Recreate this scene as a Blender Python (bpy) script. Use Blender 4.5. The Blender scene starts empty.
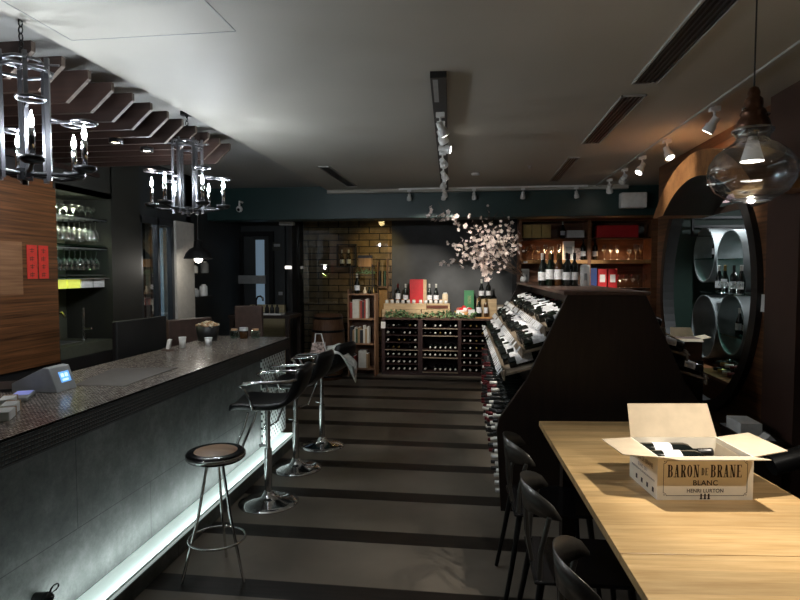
import bpy, math, random
from mathutils import Vector, Matrix, Euler
R = math.radians
rnd = random.Random(7)
scn = bpy.context.scene
col = scn.collection

# ---------------------------------------------------------------- camera, world, exposure
cam_d = bpy.data.cameras.new('camera'); cam = bpy.data.objects.new('camera', cam_d); col.objects.link(cam)
cam_d.sensor_width = 36.0; cam_d.lens = 36.0 * 581.0 / 800.0; cam_d.clip_start = 0.05
cam.location = (0, 0, 1.6); cam.rotation_euler = (R(90 - 2.86), 0, R(7.35))
scn.camera = cam
w = bpy.data.worlds.new('world'); scn.world = w; w.use_nodes = True
w.node_tree.nodes['Background'].inputs[0].default_value = (0.60, 0.68, 0.75, 1)
w.node_tree.nodes['Background'].inputs[1].default_value = 0.055
vs = scn.view_settings
vs.view_transform = 'Standard'; vs.look = 'None'; vs.exposure = 0.0; vs.gamma = 1.0; vs.use_curve_mapping = False

CAND = 860.0       # candle flame emission
LEDGE = 0.40        # glowing plinth of the bar
LEDW = 6.6        # led strip along the plinth, watts
PEND = 105.0        # pendant bulb spot
ZC = 2.68          # ceiling height

# ---------------------------------------------------------------- materials
M = {}
def _new(name):
    m = bpy.data.materials.new(name); m.use_nodes = True
    nt = m.node_tree; b = nt.nodes['Principled BSDF']; M[name] = m
    return m, nt, b
def N(nt, t, **kw):
    n = nt.nodes.new(t)
    for k, v in kw.items(): setattr(n, k, v)
    return n
def coords(nt, scale, rot=(0,0,0), kind='Object'):
    tc = N(nt, 'ShaderNodeTexCoord'); mp = N(nt, 'ShaderNodeMapping')
    mp.inputs['Scale'].default_value = scale; mp.inputs['Rotation'].default_value = rot
    nt.links.new(tc.outputs[kind], mp.inputs[0]); return mp.outputs[0]
def ramp(nt, fac, stops):
    r = N(nt, 'ShaderNodeValToRGB'); e = r.color_ramp.elements
    while len(e) < len(stops): e.new(0.5)
    for i, (p, c) in enumerate(stops):
        e[i].position = p; e[i].color = (*c, 1)
    nt.links.new(fac, r.inputs[0]); return r.outputs[0]
def bump(nt, b, h, s=0.3, d=0.01):
    n = N(nt, 'ShaderNodeBump'); n.inputs['Strength'].default_value = s; n.inputs['Distance'].default_value = d
    nt.links.new(h, n.inputs['Height']); nt.links.new(n.outputs[0], b.inputs['Normal'])
def plain(name, c, rough=0.5, metal=0.0, spec=0.5, var=0.0, scale=20, coat=0.0):
    m, nt, b = _new(name)
    b.inputs['Base Color'].default_value = (*c, 1); b.inputs['Roughness'].default_value = rough
    b.inputs['Metallic'].default_value = metal; b.inputs['Specular IOR Level'].default_value = spec
    b.inputs['Coat Weight'].default_value = coat
    # slight procedural variation so nothing is perfectly flat
    n = N(nt, 'ShaderNodeTexNoise'); n.inputs['Scale'].default_value = scale; n.inputs['Detail'].default_value = 3
    nt.links.new(coords(nt, (1,1,1)), n.inputs['Vector'])
    v = var if var else 0.08
    nt.links.new(ramp(nt, n.outputs[0], [(0.3, tuple(x*(1-v) for x in c)), (0.7, tuple(min(1, x*(1+v)) for x in c))]), b.inputs['Base Color'])
    return m
def wood(name, c1, c2, grain=(1, 12, 12), rough=0.45, plank=None, scale=3.0, dark=0.35, spec=0.4):
    """grain scale per axis: small along the fibre; plank=(axis, width, offset) draws joints"""
    m, nt, b = _new(name)
    v = coords(nt, grain)
    n = N(nt, 'ShaderNodeTexNoise'); n.inputs['Scale'].default_value = scale; n.inputs['Detail'].default_value = 8; n.inputs['Roughness'].default_value = 0.62
    nt.links.new(v, n.inputs['Vector'])
    c = ramp(nt, n.outputs[0], [(0.3, c1), (0.5, tuple((a+b_)/2 for a, b_ in zip(c1, c2))), (0.72, c2)])
    if plank:
        ax, wd, tone = plank
        tc = N(nt, 'ShaderNodeTexCoord'); sp = N(nt, 'ShaderNodeSeparateXYZ'); nt.links.new(tc.outputs['Object'], sp.inputs[0])
        dv = N(nt, 'ShaderNodeMath', operation='DIVIDE'); dv.inputs[1].default_value = wd; nt.links.new(sp.outputs[ax], dv.inputs[0])
        fr = N(nt, 'ShaderNodeMath', operation='FRACT'); nt.links.new(dv.outputs[0], fr.inputs[0])
        fl = N(nt, 'ShaderNodeMath', operation='FLOOR'); nt.links.new(dv.outputs[0], fl.inputs[0])
        wn = N(nt, 'ShaderNodeTexWhiteNoise', noise_dimensions='1D'); nt.links.new(fl.outputs[0], wn.inputs['W'])
        mx = N(nt, 'ShaderNodeMixRGB', blend_type='MULTIPLY'); mx.inputs[0].default_value = 1
        nt.links.new(c, mx.inputs[1])
        nt.links.new(ramp(nt, wn.outputs[0], [(0, (tone,)*3), (1, (1,1,1))]), mx.inputs[2])
        g = ramp(nt, fr.outputs[0], [(0.0, (dark,)*3), (0.045, (1,1,1))])
        m2 = N(nt, 'ShaderNodeMixRGB', blend_type='MULTIPLY'); m2.inputs[0].default_value = 1
        nt.links.new(mx.outputs[0], m2.inputs[1]); nt.links.new(g, m2.inputs[2]); c = m2.outputs[0]
    nt.links.new(c, b.inputs['Base Color']); b.inputs['Roughness'].default_value = rough
    b.inputs['Specular IOR Level'].default_value = spec
    bump(nt, b, n.outputs[0], 0.15, 0.004)
    return m
def emis(name, c, s):
    m, nt, b = _new(name)
    b.inputs['Base Color'].default_value = (*c, 1); b.inputs['Emission Color'].default_value = (*c, 1); b.inputs['Emission Strength'].default_value = s
    return m
def clear(name, tint, f0=0.06, tr=0.9, rough=0.02):
    """thin glass: lets light through, mirrors at grazing angles"""
    m, nt, b = _new(name)
    nt.nodes.remove(b); out = nt.nodes['Material Output']
    t = N(nt, 'ShaderNodeBsdfTransparent'); t.inputs[0].default_value = (*tint, 1)
    g = N(nt, 'ShaderNodeBsdfGlossy'); g.inputs['Roughness'].default_value = rough; g.inputs[0].default_value = (0.95, 0.97, 1, 1)
    lw = N(nt, 'ShaderNodeLayerWeight'); lw.inputs['Blend'].default_value = 0.35
    mr = N(nt, 'ShaderNodeMapRange'); mr.inputs['To Min'].default_value = f0; mr.inputs['To Max'].default_value = tr
    nt.links.new(lw.outputs['Facing'], mr.inputs['Value'])
    mx = N(nt, 'ShaderNodeMixShader'); nt.links.new(mr.outputs[0], mx.inputs[0])
    nt.links.new(t.outputs[0], mx.inputs[1]); nt.links.new(g.outputs[0], mx.inputs[2]); nt.links.new(mx.outputs[0], out.inputs[0])
    return m

plain('ceiling_paint', (0.395, 0.380, 0.335), 0.62, spec=0.3, var=0.05, scale=1.2)
plain('recess_paint', (0.36, 0.36, 0.34), 0.7, var=0.04, scale=2)
plain('beam_teal', (0.014, 0.040, 0.038), 0.42, var=0.1, scale=3)
plain('dark_wall', (0.022, 0.026, 0.028), 0.6, var=0.15, scale=4)
plain('black_wall', (0.010, 0.009, 0.009), 0.6)
plain('pier', (0.020, 0.020, 0.016), 0.55, var=0.1, scale=5)
plain('niche_back', (0.075, 0.078, 0.055), 0.55)
plain('pillar_brown', (0.050, 0.024, 0.017), 0.5, var=0.12, scale=6)
plain('window_metal', (0.05,0.055,0.06), 0.4, metal=0.5)
plain('slate', (0.062, 0.064, 0.066), 0.7, var=0.3, scale=2.5)
plain('white_column', (0.50, 0.47, 0.42), 0.7)
plain('black_metal', (0.012, 0.012, 0.013), 0.38, metal=0.6)
plain('black_paint', (0.010, 0.0095, 0.0095), 0.5)
plain('gloss_black', (0.010, 0.010, 0.011), 0.16, spec=0.5)
plain('black_leather', (0.005, 0.005, 0.0055), 0.33, spec=0.5)
plain('chair_steel', (0.10, 0.095, 0.088), 0.3, metal=0.8)
plain('chrome', (0.75, 0.75, 0.76), 0.12, metal=1.0)
plain('brushed_steel', (0.50, 0.51, 0.54), 0.32, metal=0.9)
plain('dark_steel', (0.13, 0.13, 0.14), 0.30, metal=0.9)
plain('copper', (0.13, 0.065, 0.04), 0.34, metal=0.85, var=0.3, scale=30)
plain('white_plastic', (0.72, 0.72, 0.70), 0.4)
plain('grey_plastic', (0.30, 0.31, 0.31), 0.45)
plain('beige_plastic', (0.40, 0.39, 0.34), 0.5)
plain('mat_taupe', (0.085, 0.076, 0.066), 0.7)
plain('monitor_black', (0.004, 0.004, 0.004), 0.6)
plain('paper', (0.80, 0.79, 0.76), 0.7)
plain('label_paper', (0.78, 0.78, 0.80), 0.6, var=0.2, scale=60)
plain('cream_card', (0.70, 0.58, 0.40), 0.75, var=0.08)
plain('carton_inside', (0.56, 0.46, 0.33), 0.8, var=0.06)
plain('carton_white', (0.80, 0.74, 0.62), 0.65, var=0.04)
plain('ink', (0.018, 0.007, 0.006), 0.6)
plain('red', (0.55, 0.02, 0.025), 0.45)
plain('red_paper', (0.62, 0.035, 0.02), 0.6)
plain('gold_ink', (0.12, 0.03, 0.012), 0.6)
plain('blue_box', (0.03, 0.06, 0.22), 0.5)
plain('green_box', (0.05, 0.22, 0.09), 0.5)
plain('green_wall', (0.008, 0.026, 0.018), 0.6, var=0.1)
plain('pipe_grey', (0.22, 0.245, 0.25), 0.5, var=0.25, scale=6)
plain('yellow_box', (0.50, 0.36, 0.12), 0.6)
plain('grey_cloth', (0.66, 0.65, 0.62), 0.9, var=0.3, scale=25)
plain('patterned_cloth', (0.40, 0.30, 0.26), 0.9, var=0.9, scale=60)
plain('bottle_glass', (0.006, 0.008, 0.007), 0.12, spec=0.6)
plain('green_bottle', (0.006, 0.012, 0.007), 0.12, spec=0.6)
plain('amber_bottle', (0.055, 0.022, 0.006), 0.12, spec=0.6)
plain('foil_red', (0.10, 0.010, 0.012), 0.35, metal=0.4)
plain('foil_white', (0.65, 0.63, 0.58), 0.35, metal=0.3)
plain('foil_black', (0.02, 0.02, 0.02), 0.3, metal=0.3)
plain('foil_gold', (0.34, 0.23, 0.08), 0.3, metal=0.8)
plain('leaf', (0.15, 0.25, 0.11), 0.6, var=0.4, scale=40)
plain('petal', (0.85, 0.72, 0.66), 0.7, var=0.15, scale=30)
plain('twig', (0.10, 0.065, 0.045), 0.8)
plain('cork', (0.50, 0.30, 0.16), 0.8, var=0.4, scale=40)
plain('fruit', (0.45, 0.12, 0.08), 0.6, var=0.6, scale=30)
plain('brown_leather', (0.065, 0.036, 0.026), 0.5, var=0.2)
plain('book_red', (0.30, 0.04, 0.03), 0.6); plain('book_white', (0.60, 0.58, 0.52), 0.6)
plain('book_green', (0.05, 0.10, 0.06), 0.6); plain('book_tan', (0.35, 0.23, 0.12), 0.6); plain('book_black', (0.02, 0.02, 0.025), 0.5)
wood('oak_top', (0.50, 0.31, 0.125), (0.75, 0.525, 0.265), grain=(1.2, 16, 16), rough=0.36, plank=(1, 0.060, 0.68), scale=3.0, dark=0.8)
wood('oak_edge', (0.26, 0.15, 0.06), (0.50, 0.32, 0.15), grain=(9, 1.4, 9), rough=0.5)
wood('wall_teak', (0.022, 0.008, 0.003), (0.26, 0.105, 0.038), grain=(10, 0.5, 22), rough=0.4, plank=(2, 0.085, 0.72), scale=2.2)
wood('wall_walnut', (0.045, 0.018, 0.008), (0.26, 0.115, 0.050), grain=(10, 0.5, 22), rough=0.42, plank=(2, 0.10, 0.75), scale=2.2)
wood('hood_wood', (0.16, 0.06, 0.02), (0.42, 0.20, 0.075), grain=(0.8, 3, 3), rough=0.32, scale=4)
wood('slat_wood', (0.009, 0.004, 0.0026), (0.026, 0.012, 0.008), grain=(0.8, 14, 14), rough=0.5)
wood('slat_end_lit', (0.07, 0.05, 0.038), (0.13, 0.10, 0.08), grain=(3, 14, 14), rough=0.6)
wood('espresso', (0.014, 0.009, 0.007), (0.030, 0.018, 0.013), grain=(8, 8, 1), rough=0.42)
wood('espresso_top', (0.060, 0.033, 0.024), (0.13, 0.075, 0.055), grain=(10, 1, 10), rough=0.38)
wood('rail_wood', (0.16, 0.12, 0.085), (0.30, 0.24, 0.17), grain=(10, 1, 10), rough=0.6)
wood('cabinet_wood', (0.14, 0.055, 0.024), (0.30, 0.13, 0.058), grain=(1, 10, 10), rough=0.42)
wood('panel_wood', (0.16, 0.07, 0.03), (0.30, 0.15, 0.07), grain=(10, 0.6, 16), rough=0.5)
wood('cabinet_back', (0.075, 0.030, 0.014), (0.16, 0.070, 0.032), grain=(1, 10, 10), rough=0.5)
wood('shelf_wood', (0.20, 0.10, 0.055), (0.34, 0.19, 0.10), grain=(10, 10, 1), rough=0.5)
wood('crate_wood', (0.42, 0.29, 0.16), (0.62, 0.46, 0.27), grain=(1, 12, 12), rough=0.65)
wood('orange_wood', (0.42, 0.20, 0.06), (0.60, 0.32, 0.11), grain=(12, 12, 1), rough=0.5)
wood('pale_plank', (0.45, 0.38, 0.22), (0.60, 0.52, 0.33), grain=(1, 10, 10), rough=0.6, plank=(2, 0.09, 0.85))
wood('barrel_wood', (0.10, 0.045, 0.022), (0.22, 0.11, 0.055), grain=(10, 10, 1), rough=0.55)
wood('rack_wood', (0.018, 0.010, 0.009), (0.045, 0.020, 0.018), grain=(8, 8, 1), rough=0.45)
wood('stool_top', (0.22, 0.13, 0.07), (0.36, 0.23, 0.14), grain=(1, 8, 8), rough=0.45)
emis('flame', (0.86, 0.93, 1.0), CAND)
emis('ledge_glow', (0.74, 0.88, 0.84), LEDGE)
emis('lamp_face', (1.0, 0.95, 0.86), 14)
emis('downlight_face', (1.0, 0.86, 0.66), 14)
emis('screen_blue', (0.16, 0.42, 0.85), 0.9)
emis('screen_text', (0.6, 0.85, 1.0), 1.2)
emis('screen_violet', (0.24, 0.27, 0.62), 0.5)
emis('bulb_warm', (1.0, 0.93, 0.82), 16)
emis('bulb_soft', (1.0, 0.95, 0.88), 1.2)
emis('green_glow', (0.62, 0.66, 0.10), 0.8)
emis('pink_glow', (0.75, 0.55, 0.58), 0.7)
emis('street_light', (1.0, 0.95, 0.6), 6)
emis('blue_self_glow', (0.35, 0.5, 0.65), 0.20)  # self-glow painted on the blinds and door strip, no lamp behind
clear('clear_glass', (0.93, 0.95, 0.94), 0.10, 0.9)
clear('pane_glass', (0.88, 0.90, 0.88), 0.04, 0.5)
clear('shelf_glass', (0.60, 0.80, 0.72), 0.10, 0.8)
clear('lamp_glass', (0.93, 0.95, 0.97), 0.06, 0.95)
clear('rim_glass', (0.95, 0.97, 0.98), 0.35, 0.95, rough=0.08)

# bar front: cement panels with faint joints
m, nt, b = _new('cement')
n = N(nt, 'ShaderNodeTexNoise'); n.inputs['Scale'].default_value = 3.2; n.inputs['Detail'].default_value = 12; n.inputs['Roughness'].default_value = 0.8
nt.links.new(coords(nt, (1, 1, 1)), n.inputs['Vector'])
bt = N(nt, 'ShaderNodeTexBrick'); bt.inputs['Scale'].default_value = 1; bt.inputs['Brick Width'].default_value = 1.2; bt.inputs['Row Height'].default_value = 0.42
bt.inputs['Mortar Size'].default_value = 0.0025; bt.offset = 0.5; bt.inputs['Mortar Smooth'].default_value = 0.2
cx = N(nt, 'ShaderNodeTexCoord'); sp = N(nt, 'ShaderNodeSeparateXYZ'); cb = N(nt, 'ShaderNodeCombineXYZ')
nt.links.new(cx.outputs['Object'], sp.inputs[0]); nt.links.new(sp.outputs[1], cb.inputs[0]); nt.links.new(sp.outputs[2], cb.inputs[1]); nt.links.new(cb.outputs[0], bt.inputs['Vector'])
bt.inputs['Color1'].default_value = bt.inputs['Color2'].default_value = (1,1,1,1); bt.inputs['Mortar'].default_value = (0.35,0.35,0.35,1)
mx = N(nt, 'ShaderNodeMixRGB', blend_type='MULTIPLY'); mx.inputs[0].default_value = 1
nt.links.new(ramp(nt, n.outputs[0], [(0.32, (0.055, 0.062, 0.060)), (0.5, (0.13, 0.14, 0.134)), (0.68, (0.25, 0.26, 0.25))]), mx.inputs[1]); nt.links.new(bt.outputs[0], mx.inputs[2])
nt.links.new(mx.outputs[0], b.inputs['Base Color']); b.inputs['Roughness'].default_value = 0.5; bump(nt, b, n.outputs[0], 0.25, 0.006)

# mosaic: tiny glazed studs
def mosaic(name, ca, cb_, size, axes=(0, 1), rough=0.22, metal=0.5):
    m, nt, b = _new(name)
    cx = N(nt, 'ShaderNodeTexCoord'); sp = N(nt, 'ShaderNodeSeparateXYZ'); cb = N(nt, 'ShaderNodeCombineXYZ')
    nt.links.new(cx.outputs['Object'], sp.inputs[0]); nt.links.new(sp.outputs[axes[0]], cb.inputs[0]); nt.links.new(sp.outputs[axes[1]], cb.inputs[1])
    bt = N(nt, 'ShaderNodeTexBrick'); bt.offset = 0.0; bt.inputs['Scale'].default_value = 1
    bt.inputs['Brick Width'].default_value = size; bt.inputs['Row Height'].default_value = size; bt.inputs['Mortar Size'].default_value = size*0.24
    bt.inputs['Mortar Smooth'].default_value = 0.6
    nt.links.new(cb.outputs[0], bt.inputs['Vector'])
    bt.inputs['Color1'].default_value = (*ca, 1); bt.inputs['Color2'].default_value = (*cb_, 1); bt.inputs['Mortar'].default_value = (0.006, 0.005, 0.005, 1)
    nt.links.new(bt.outputs[0], b.inputs['Base Color']); b.inputs['Roughness'].default_value = rough; b.inputs['Metallic'].default_value = metal
    inv = N(nt, 'ShaderNodeMath', operation='SUBTRACT'); inv.inputs[0].default_value = 1; nt.links.new(bt.outputs['Fac'], inv.inputs[1])
    bump(nt, b, inv.outputs[0], 0.9, 0.004)
mosaic('mosaic_top', (0.66, 0.58, 0.50), (0.34, 0.28, 0.24), 0.020, metal=0.1, rough=0.2)
mosaic('mosaic_edge', (0.045, 0.026, 0.018), (0.016, 0.010, 0.008), 0.017, axes=(1, 2), metal=0.0, rough=0.55)

# perforated screen
m, nt, b = _new('perforated')
vo = N(nt, 'ShaderNodeTexVoronoi'); vo.inputs['Randomness'].default_value = 0.0; vo.inputs['Scale'].default_value = 1
nt.links.new(coords(nt, (1, 22, 22), rot=(R(45), 0, 0)), vo.inputs['Vector'])
nt.links.new(ramp(nt, vo.outputs['Distance'], [(0.30, (0.01,0.01,0.01)), (0.38, (0.75,0.80,0.78))]), b.inputs['Base Color'])

# floor: grey-brown tiles between dark cross strips every 0.633 m
m, nt, b = _new('floor_tiles')
cx = N(nt, 'ShaderNodeTexCoord'); sp = N(nt, 'ShaderNodeSeparateXYZ'); nt.links.new(cx.outputs['Object'], sp.inputs[0])
ad = N(nt, 'ShaderNodeMath', operation='SUBTRACT'); ad.inputs[1].default_value = 4.649 - 0.08 - 0.635*20; nt.links.new(sp.outputs[1], ad.inputs[0])
dv = N(nt, 'ShaderNodeMath', operation='DIVIDE'); dv.inputs[1].default_value = 0.635; nt.links.new(ad.outputs[0], dv.inputs[0])
fr = N(nt, 'ShaderNodeMath', operation='FRACT'); nt.links.new(dv.outputs[0], fr.inputs[0])
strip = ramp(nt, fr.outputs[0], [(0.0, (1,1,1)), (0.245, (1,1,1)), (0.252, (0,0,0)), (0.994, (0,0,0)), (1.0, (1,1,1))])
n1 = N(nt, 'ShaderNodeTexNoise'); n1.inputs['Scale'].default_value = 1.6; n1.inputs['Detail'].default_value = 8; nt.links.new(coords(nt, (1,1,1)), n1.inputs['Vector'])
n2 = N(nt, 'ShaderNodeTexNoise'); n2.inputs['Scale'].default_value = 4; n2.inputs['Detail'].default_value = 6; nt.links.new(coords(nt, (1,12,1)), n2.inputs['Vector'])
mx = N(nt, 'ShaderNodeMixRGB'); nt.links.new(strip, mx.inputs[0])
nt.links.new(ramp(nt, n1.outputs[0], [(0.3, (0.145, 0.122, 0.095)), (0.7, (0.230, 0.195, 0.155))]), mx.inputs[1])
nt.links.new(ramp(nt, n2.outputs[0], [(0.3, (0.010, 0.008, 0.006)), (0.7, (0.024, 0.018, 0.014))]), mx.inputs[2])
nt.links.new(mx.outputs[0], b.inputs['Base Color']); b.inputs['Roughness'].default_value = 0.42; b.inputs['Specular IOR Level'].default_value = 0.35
bump(nt, b, n1.outputs[0], 0.08, 0.01)

# brick wall
m, nt, b = _new('brick')
cx = N(nt, 'ShaderNodeTexCoord'); sp = N(nt, 'ShaderNodeSeparateXYZ'); cb = N(nt, 'ShaderNodeCombineXYZ')
nt.links.new(cx.outputs['Object'], sp.inputs[0]); nt.links.new(sp.outputs[0], cb.inputs[0]); nt.links.new(sp.outputs[2], cb.inputs[1])
bt = N(nt, 'ShaderNodeTexBrick'); nt.links.new(cb.outputs[0], bt.inputs['Vector']); bt.inputs['Scale'].default_value = 1
bt.inputs['Brick Width'].default_value = 0.34; bt.inputs['Row Height'].default_value = 0.105; bt.inputs['Mortar Size'].default_value = 0.008
bt.inputs['Color1'].default_value = (0.34, 0.23, 0.12, 1); bt.inputs['Color2'].default_value = (0.20, 0.13, 0.075, 1); bt.inputs['Mortar'].default_value = (0.012, 0.009, 0.007, 1)
n = N(nt, 'ShaderNodeTexNoise'); n.inputs['Scale'].default_value = 9; n.inputs['Detail'].default_value = 6; nt.links.new(cx.outputs['Object'], n.inputs['Vector'])
mx = N(nt, 'ShaderNodeMixRGB', blend_type='MULTIPLY'); mx.inputs[0].default_value = 0.7
nt.links.new(bt.outputs[0], mx.inputs[1]); nt.links.new(ramp(nt, n.outputs[0], [(0.3, (0.4,0.4,0.4)), (0.7, (1,1,1))]), mx.inputs[2])
nt.links.new(mx.outputs[0], b.inputs['Base Color']); b.inputs['Roughness'].default_value = 0.85; bump(nt, b, bt.outputs['Fac'], -0.6, 0.01)

# ---------------------------------------------------------------- mesh builder
class MB:
    def __init__(s): s.v = []; s.f = []; s.mi = []; s.sm = []; s.m = 0
    def add(s, vs, fs, smooth=False, mat=None):
        o = len(s.v); s.v += [tuple(v) for v in vs]
        for f in fs: s.f.append([i + o for i in f]); s.mi.append(s.m if mat is None else mat); s.sm.append(smooth)
        return s
    def box(s, x0, x1, y0, y1, z0, z1, rot=None, piv=None, mat=None):
        vs = [Vector(p) for p in ((x0,y0,z0),(x1,y0,z0),(x1,y1,z0),(x0,y1,z0),(x0,y0,z1),(x1,y0,z1),(x1,y1,z1),(x0,y1,z1))]
        if rot:
            p = Vector(piv) if piv else Vector(((x0+x1)/2, (y0+y1)/2, (z0+z1)/2)); r = Euler(rot).to_matrix()
            vs = [r @ (v - p) + p for v in vs]
        return s.add(vs, [(3,2,1,0),(4,5,6,7),(0,1,5,4),(1,2,6,5),(2,3,7,6),(3,0,4,7)], mat=mat)
    def prism(s, poly, a0, a1, axis='y', mat=None):
        """poly of 2-D points extruded from a0 to a1 along axis; (u,v) = the other two axes in order"""
        def P(u, v, a): return {'x': (a,u,v), 'y': (u,a,v), 'z': (u,v,a)}[axis]
        n = len(poly); vs = [P(u, v, a0) for u, v in poly] + [P(u, v, a1) for u, v in poly]
        fs = [list(range(n))[::-1], list(range(n, 2*n))] + [(i, (i+1) % n, n+(i+1) % n, n+i) for i in range(n)]
        return s.add(vs, fs, mat=mat)
    def cyl(s, p0, p1, r0, r1=None, n=12, caps=True, mat=None, smooth=True):
        p0 = Vector(p0); p1 = Vector(p1); r1 = r0 if r1 is None else r1
        d = (p1 - p0).normalized(); a = d.orthogonal().normalized(); b = d.cross(a)
        vs = []
        for p, r in ((p0, r0), (p1, r1)):
            for i in range(n):
                t = 2*math.pi*i/n; vs.append(p + r*(math.cos(t)*a + math.sin(t)*b))
        s.add(vs, [(i, (i+1) % n, n+(i+1) % n, n+i) for i in range(n)], smooth, mat)
        if caps: s.add(vs, [list(range(n))[::-1], list(range(n, 2*n))], False, mat)
        return s
    def lathe(s, prof, n=16, o=(0,0,0), mtx=None, mat=None, close=False):
        """profile (r,z) turned about local z"""
        vs = []; k = len(prof)
        for r, z in prof:
            for i in range(n):
                t = 2*math.pi*i/n; vs.append(Vector((r*math.cos(t), r*math.sin(t), z)))
        if mtx: vs = [mtx @ v for v in vs]
        vs = [v + Vector(o) for v in vs]
        rng = k if close else k-1
        return s.add(vs, [(j*n+i, j*n+(i+1) % n, ((j+1) % k)*n+(i+1) % n, ((j+1) % k)*n+i) for j in range(rng) for i in range(n)], True, mat)
    def tube(s, path, r, n=8, closed=False, mat=None, flat=1.0):
        path = [Vector(p) for p in path]; k = len(path); vs = []; prev = None
        for j, p in enumerate(path):
            if closed: d = path[(j+1) % k] - path[j-1]
            else: d = path[min(j+1, k-1)] - path[max(j-1, 0)]
            d.normalize()
            a = d.orthogonal().normalized() if prev is None else (prev - d*prev.dot(d)).normalized()
            prev = a; b = d.cross(a); rr = r[j] if isinstance(r, (list, tuple)) else r
            for i in range(n):
                t = 2*math.pi*i/n; vs.append(p + rr*(math.cos(t)*a + flat*math.sin(t)*b))
        rng = k if closed else k-1
        fs = [(j*n+i, j*n+(i+1) % n, ((j+1) % k)*n+(i+1) % n, ((j+1) % k)*n+i) for j in range(rng) for i in range(n)]
        s.add(vs, fs, True, mat)
        if not closed: s.add(vs, [list(range(n))[::-1], list(range((k-1)*n, k*n))], False, mat)
        return s
    def ball(s, c, r, n=10, sc=(1,1,1), mat=None):
        vs = []; k = n//2
        for j in range(k+1):
            ph = math.pi*j/k
            for i in range(n):
                t = 2*math.pi*i/n
                vs.append((c[0]+r*sc[0]*math.sin(ph)*math.cos(t), c[1]+r*sc[1]*math.sin(ph)*math.sin(t), c[2]-r*sc[2]*math.cos(ph)))
        return s.add(vs, [(j*n+i, j*n+(i+1) % n, (j+1)*n+(i+1) % n, (j+1)*n+i) for j in range(k) for i in range(n)], True, mat)
    def build(s, name, mats, parent=None, bevel=0.0, loc=(0,0,0), rz=0.0):
        me = bpy.data.meshes.new(name); me.from_pydata(s.v, [], s.f); me.update()
        for mt in (mats if isinstance(mats, (list, tuple)) else [mats]): me.materials.append(M[mt])
        me.polygons.foreach_set('material_index', s.mi); me.polygons.foreach_set('use_smooth', s.sm)
        me.validate(); o = bpy.data.objects.new(name, me); col.objects.link(o); o.parent = parent
        o.location = loc; o.rotation_euler = (0, 0, rz)
        if bevel:
            b = o.modifiers.new('bevel', 'BEVEL'); b.width = bevel; b.segments = 2; b.limit_method = 'ANGLE'; b.angle_limit = R(40)
        return o
def tag(o, label, cat, group=None, kind=None):
    o['label'] = label; o['category'] = cat
    if group: o['group'] = group
    if kind: o['kind'] = kind
    return o
def thing(name, label, cat, loc=(0,0,0), rz=0, group=None):
    o = bpy.data.objects.new(name, None); o.empty_display_size = 0.05; col.objects.link(o); o.location = loc; o.rotation_euler = (0,0,rz)
    return tag(o, label, cat, group)
def struct(o, label=None):
    o['kind'] = 'structure'
    if label: o['label'] = label
    return o
def kids(o): return [c for c in KID.get(o.name, [])]
def copy_tree(o, loc=None, rot=None, label=None, group=None, parent=None):
    c = o.copy(); col.objects.link(c); c.parent = parent
    if loc is not None: c.location = loc
    if rot is not None: c.rotation_euler = rot
    if label: c['label'] = label
    if group: c['group'] = group
    for ch in [x for x in col.objects if x.parent == o]: copy_tree(ch, parent=c)
    return c
class Proto:
    """remembers the children of a source so that copying stays quick"""
    def __init__(s, root):
        s.root = root; s.first = True
        s.t = [(ch, [g for g in col.objects if g.parent == ch]) for ch in col.objects if ch.parent == root]
    def put(s, loc, rot=(0,0,0), label=None, group=None, scale=None):
        if s.first: r = s.root; s.first = False
        else:
            r = s.root.copy(); col.objects.link(r)
            for ch, gs in s.t:
                c = ch.copy(); col.objects.link(c); c.parent = r
                for g in gs:
                    d = g.copy(); col.objects.link(d); d.parent = c
        r.location = loc
        if isinstance(rot, Matrix): r.rotation_euler = rot.to_euler()
        else: r.rotation_euler = rot
        if scale: r.scale = scale
        if label: r['label'] = label
        if group: r['group'] = group
        return r
def lamp(kind, name, loc, energy, color, parent=None, d=None, size=0.03, cone=60, blend=0.5):
    L = bpy.data.lights.new(name, kind); L.energy = energy; L.color = color
    if kind in ('SPOT', 'POINT'): L.shadow_soft_size = size
    if kind == 'SPOT': L.spot_size = R(cone); L.spot_blend = blend
    o = bpy.data.objects.new(name, L); col.objects.link(o); o.location = loc; o.parent = parent
    if d is not None: o.rotation_euler = Vector(d).to_track_quat('-Z', 'Y').to_euler()
    return o
def arc(cx_, cy_, r, a0, a1, n): return [(cx_ + r*math.cos(R(a0+(a1-a0)*i/n)), cy_ + r*math.sin(R(a0+(a1-a0)*i/n))) for i in range(n+1)]

# ================================================================ THE SETTING
XL = -3.4; YB = 9.3; XR = 1.9
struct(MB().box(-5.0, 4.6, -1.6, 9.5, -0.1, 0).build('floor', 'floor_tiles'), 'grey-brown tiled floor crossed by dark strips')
struct(MB().box(-1.97, 4.6, -1.6, 7.72, ZC, ZC+0.1).build('ceiling', 'ceiling_paint'), 'grey plaster ceiling over the aisle')
struct(MB().box(-5.0, -1.97, -1.6, 9.5, 2.74, 2.84).build('ceiling_recess', 'recess_paint'), 'raised grey ceiling strip above the bar')
struct(MB().box(-5.0, 4.6, 7.72, 8.05, 2.30, 3.05).build('trim_1', 'beam_teal', bevel=0.01), 'dark teal beam across the back of the room')
struct(MB().box(-1.97, 1.9, 7.64, 7.72, 2.635, 2.68).build('trim_2', 'ceiling_paint'), 'pale lip where the ceiling meets the beam')
struct(MB().box(-5.0, 4.6, 8.05, 9.5, 2.42, 2.5).build('ceiling_rear', 'black_wall'), 'dark lowered ceiling behind the beam')
struct(MB().box(1.50, 1.535, -1.6, 7.64, ZC-0.012, ZC).build('trim_3', 'recess_paint'), 'thin pale strip along the ceiling')
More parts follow.
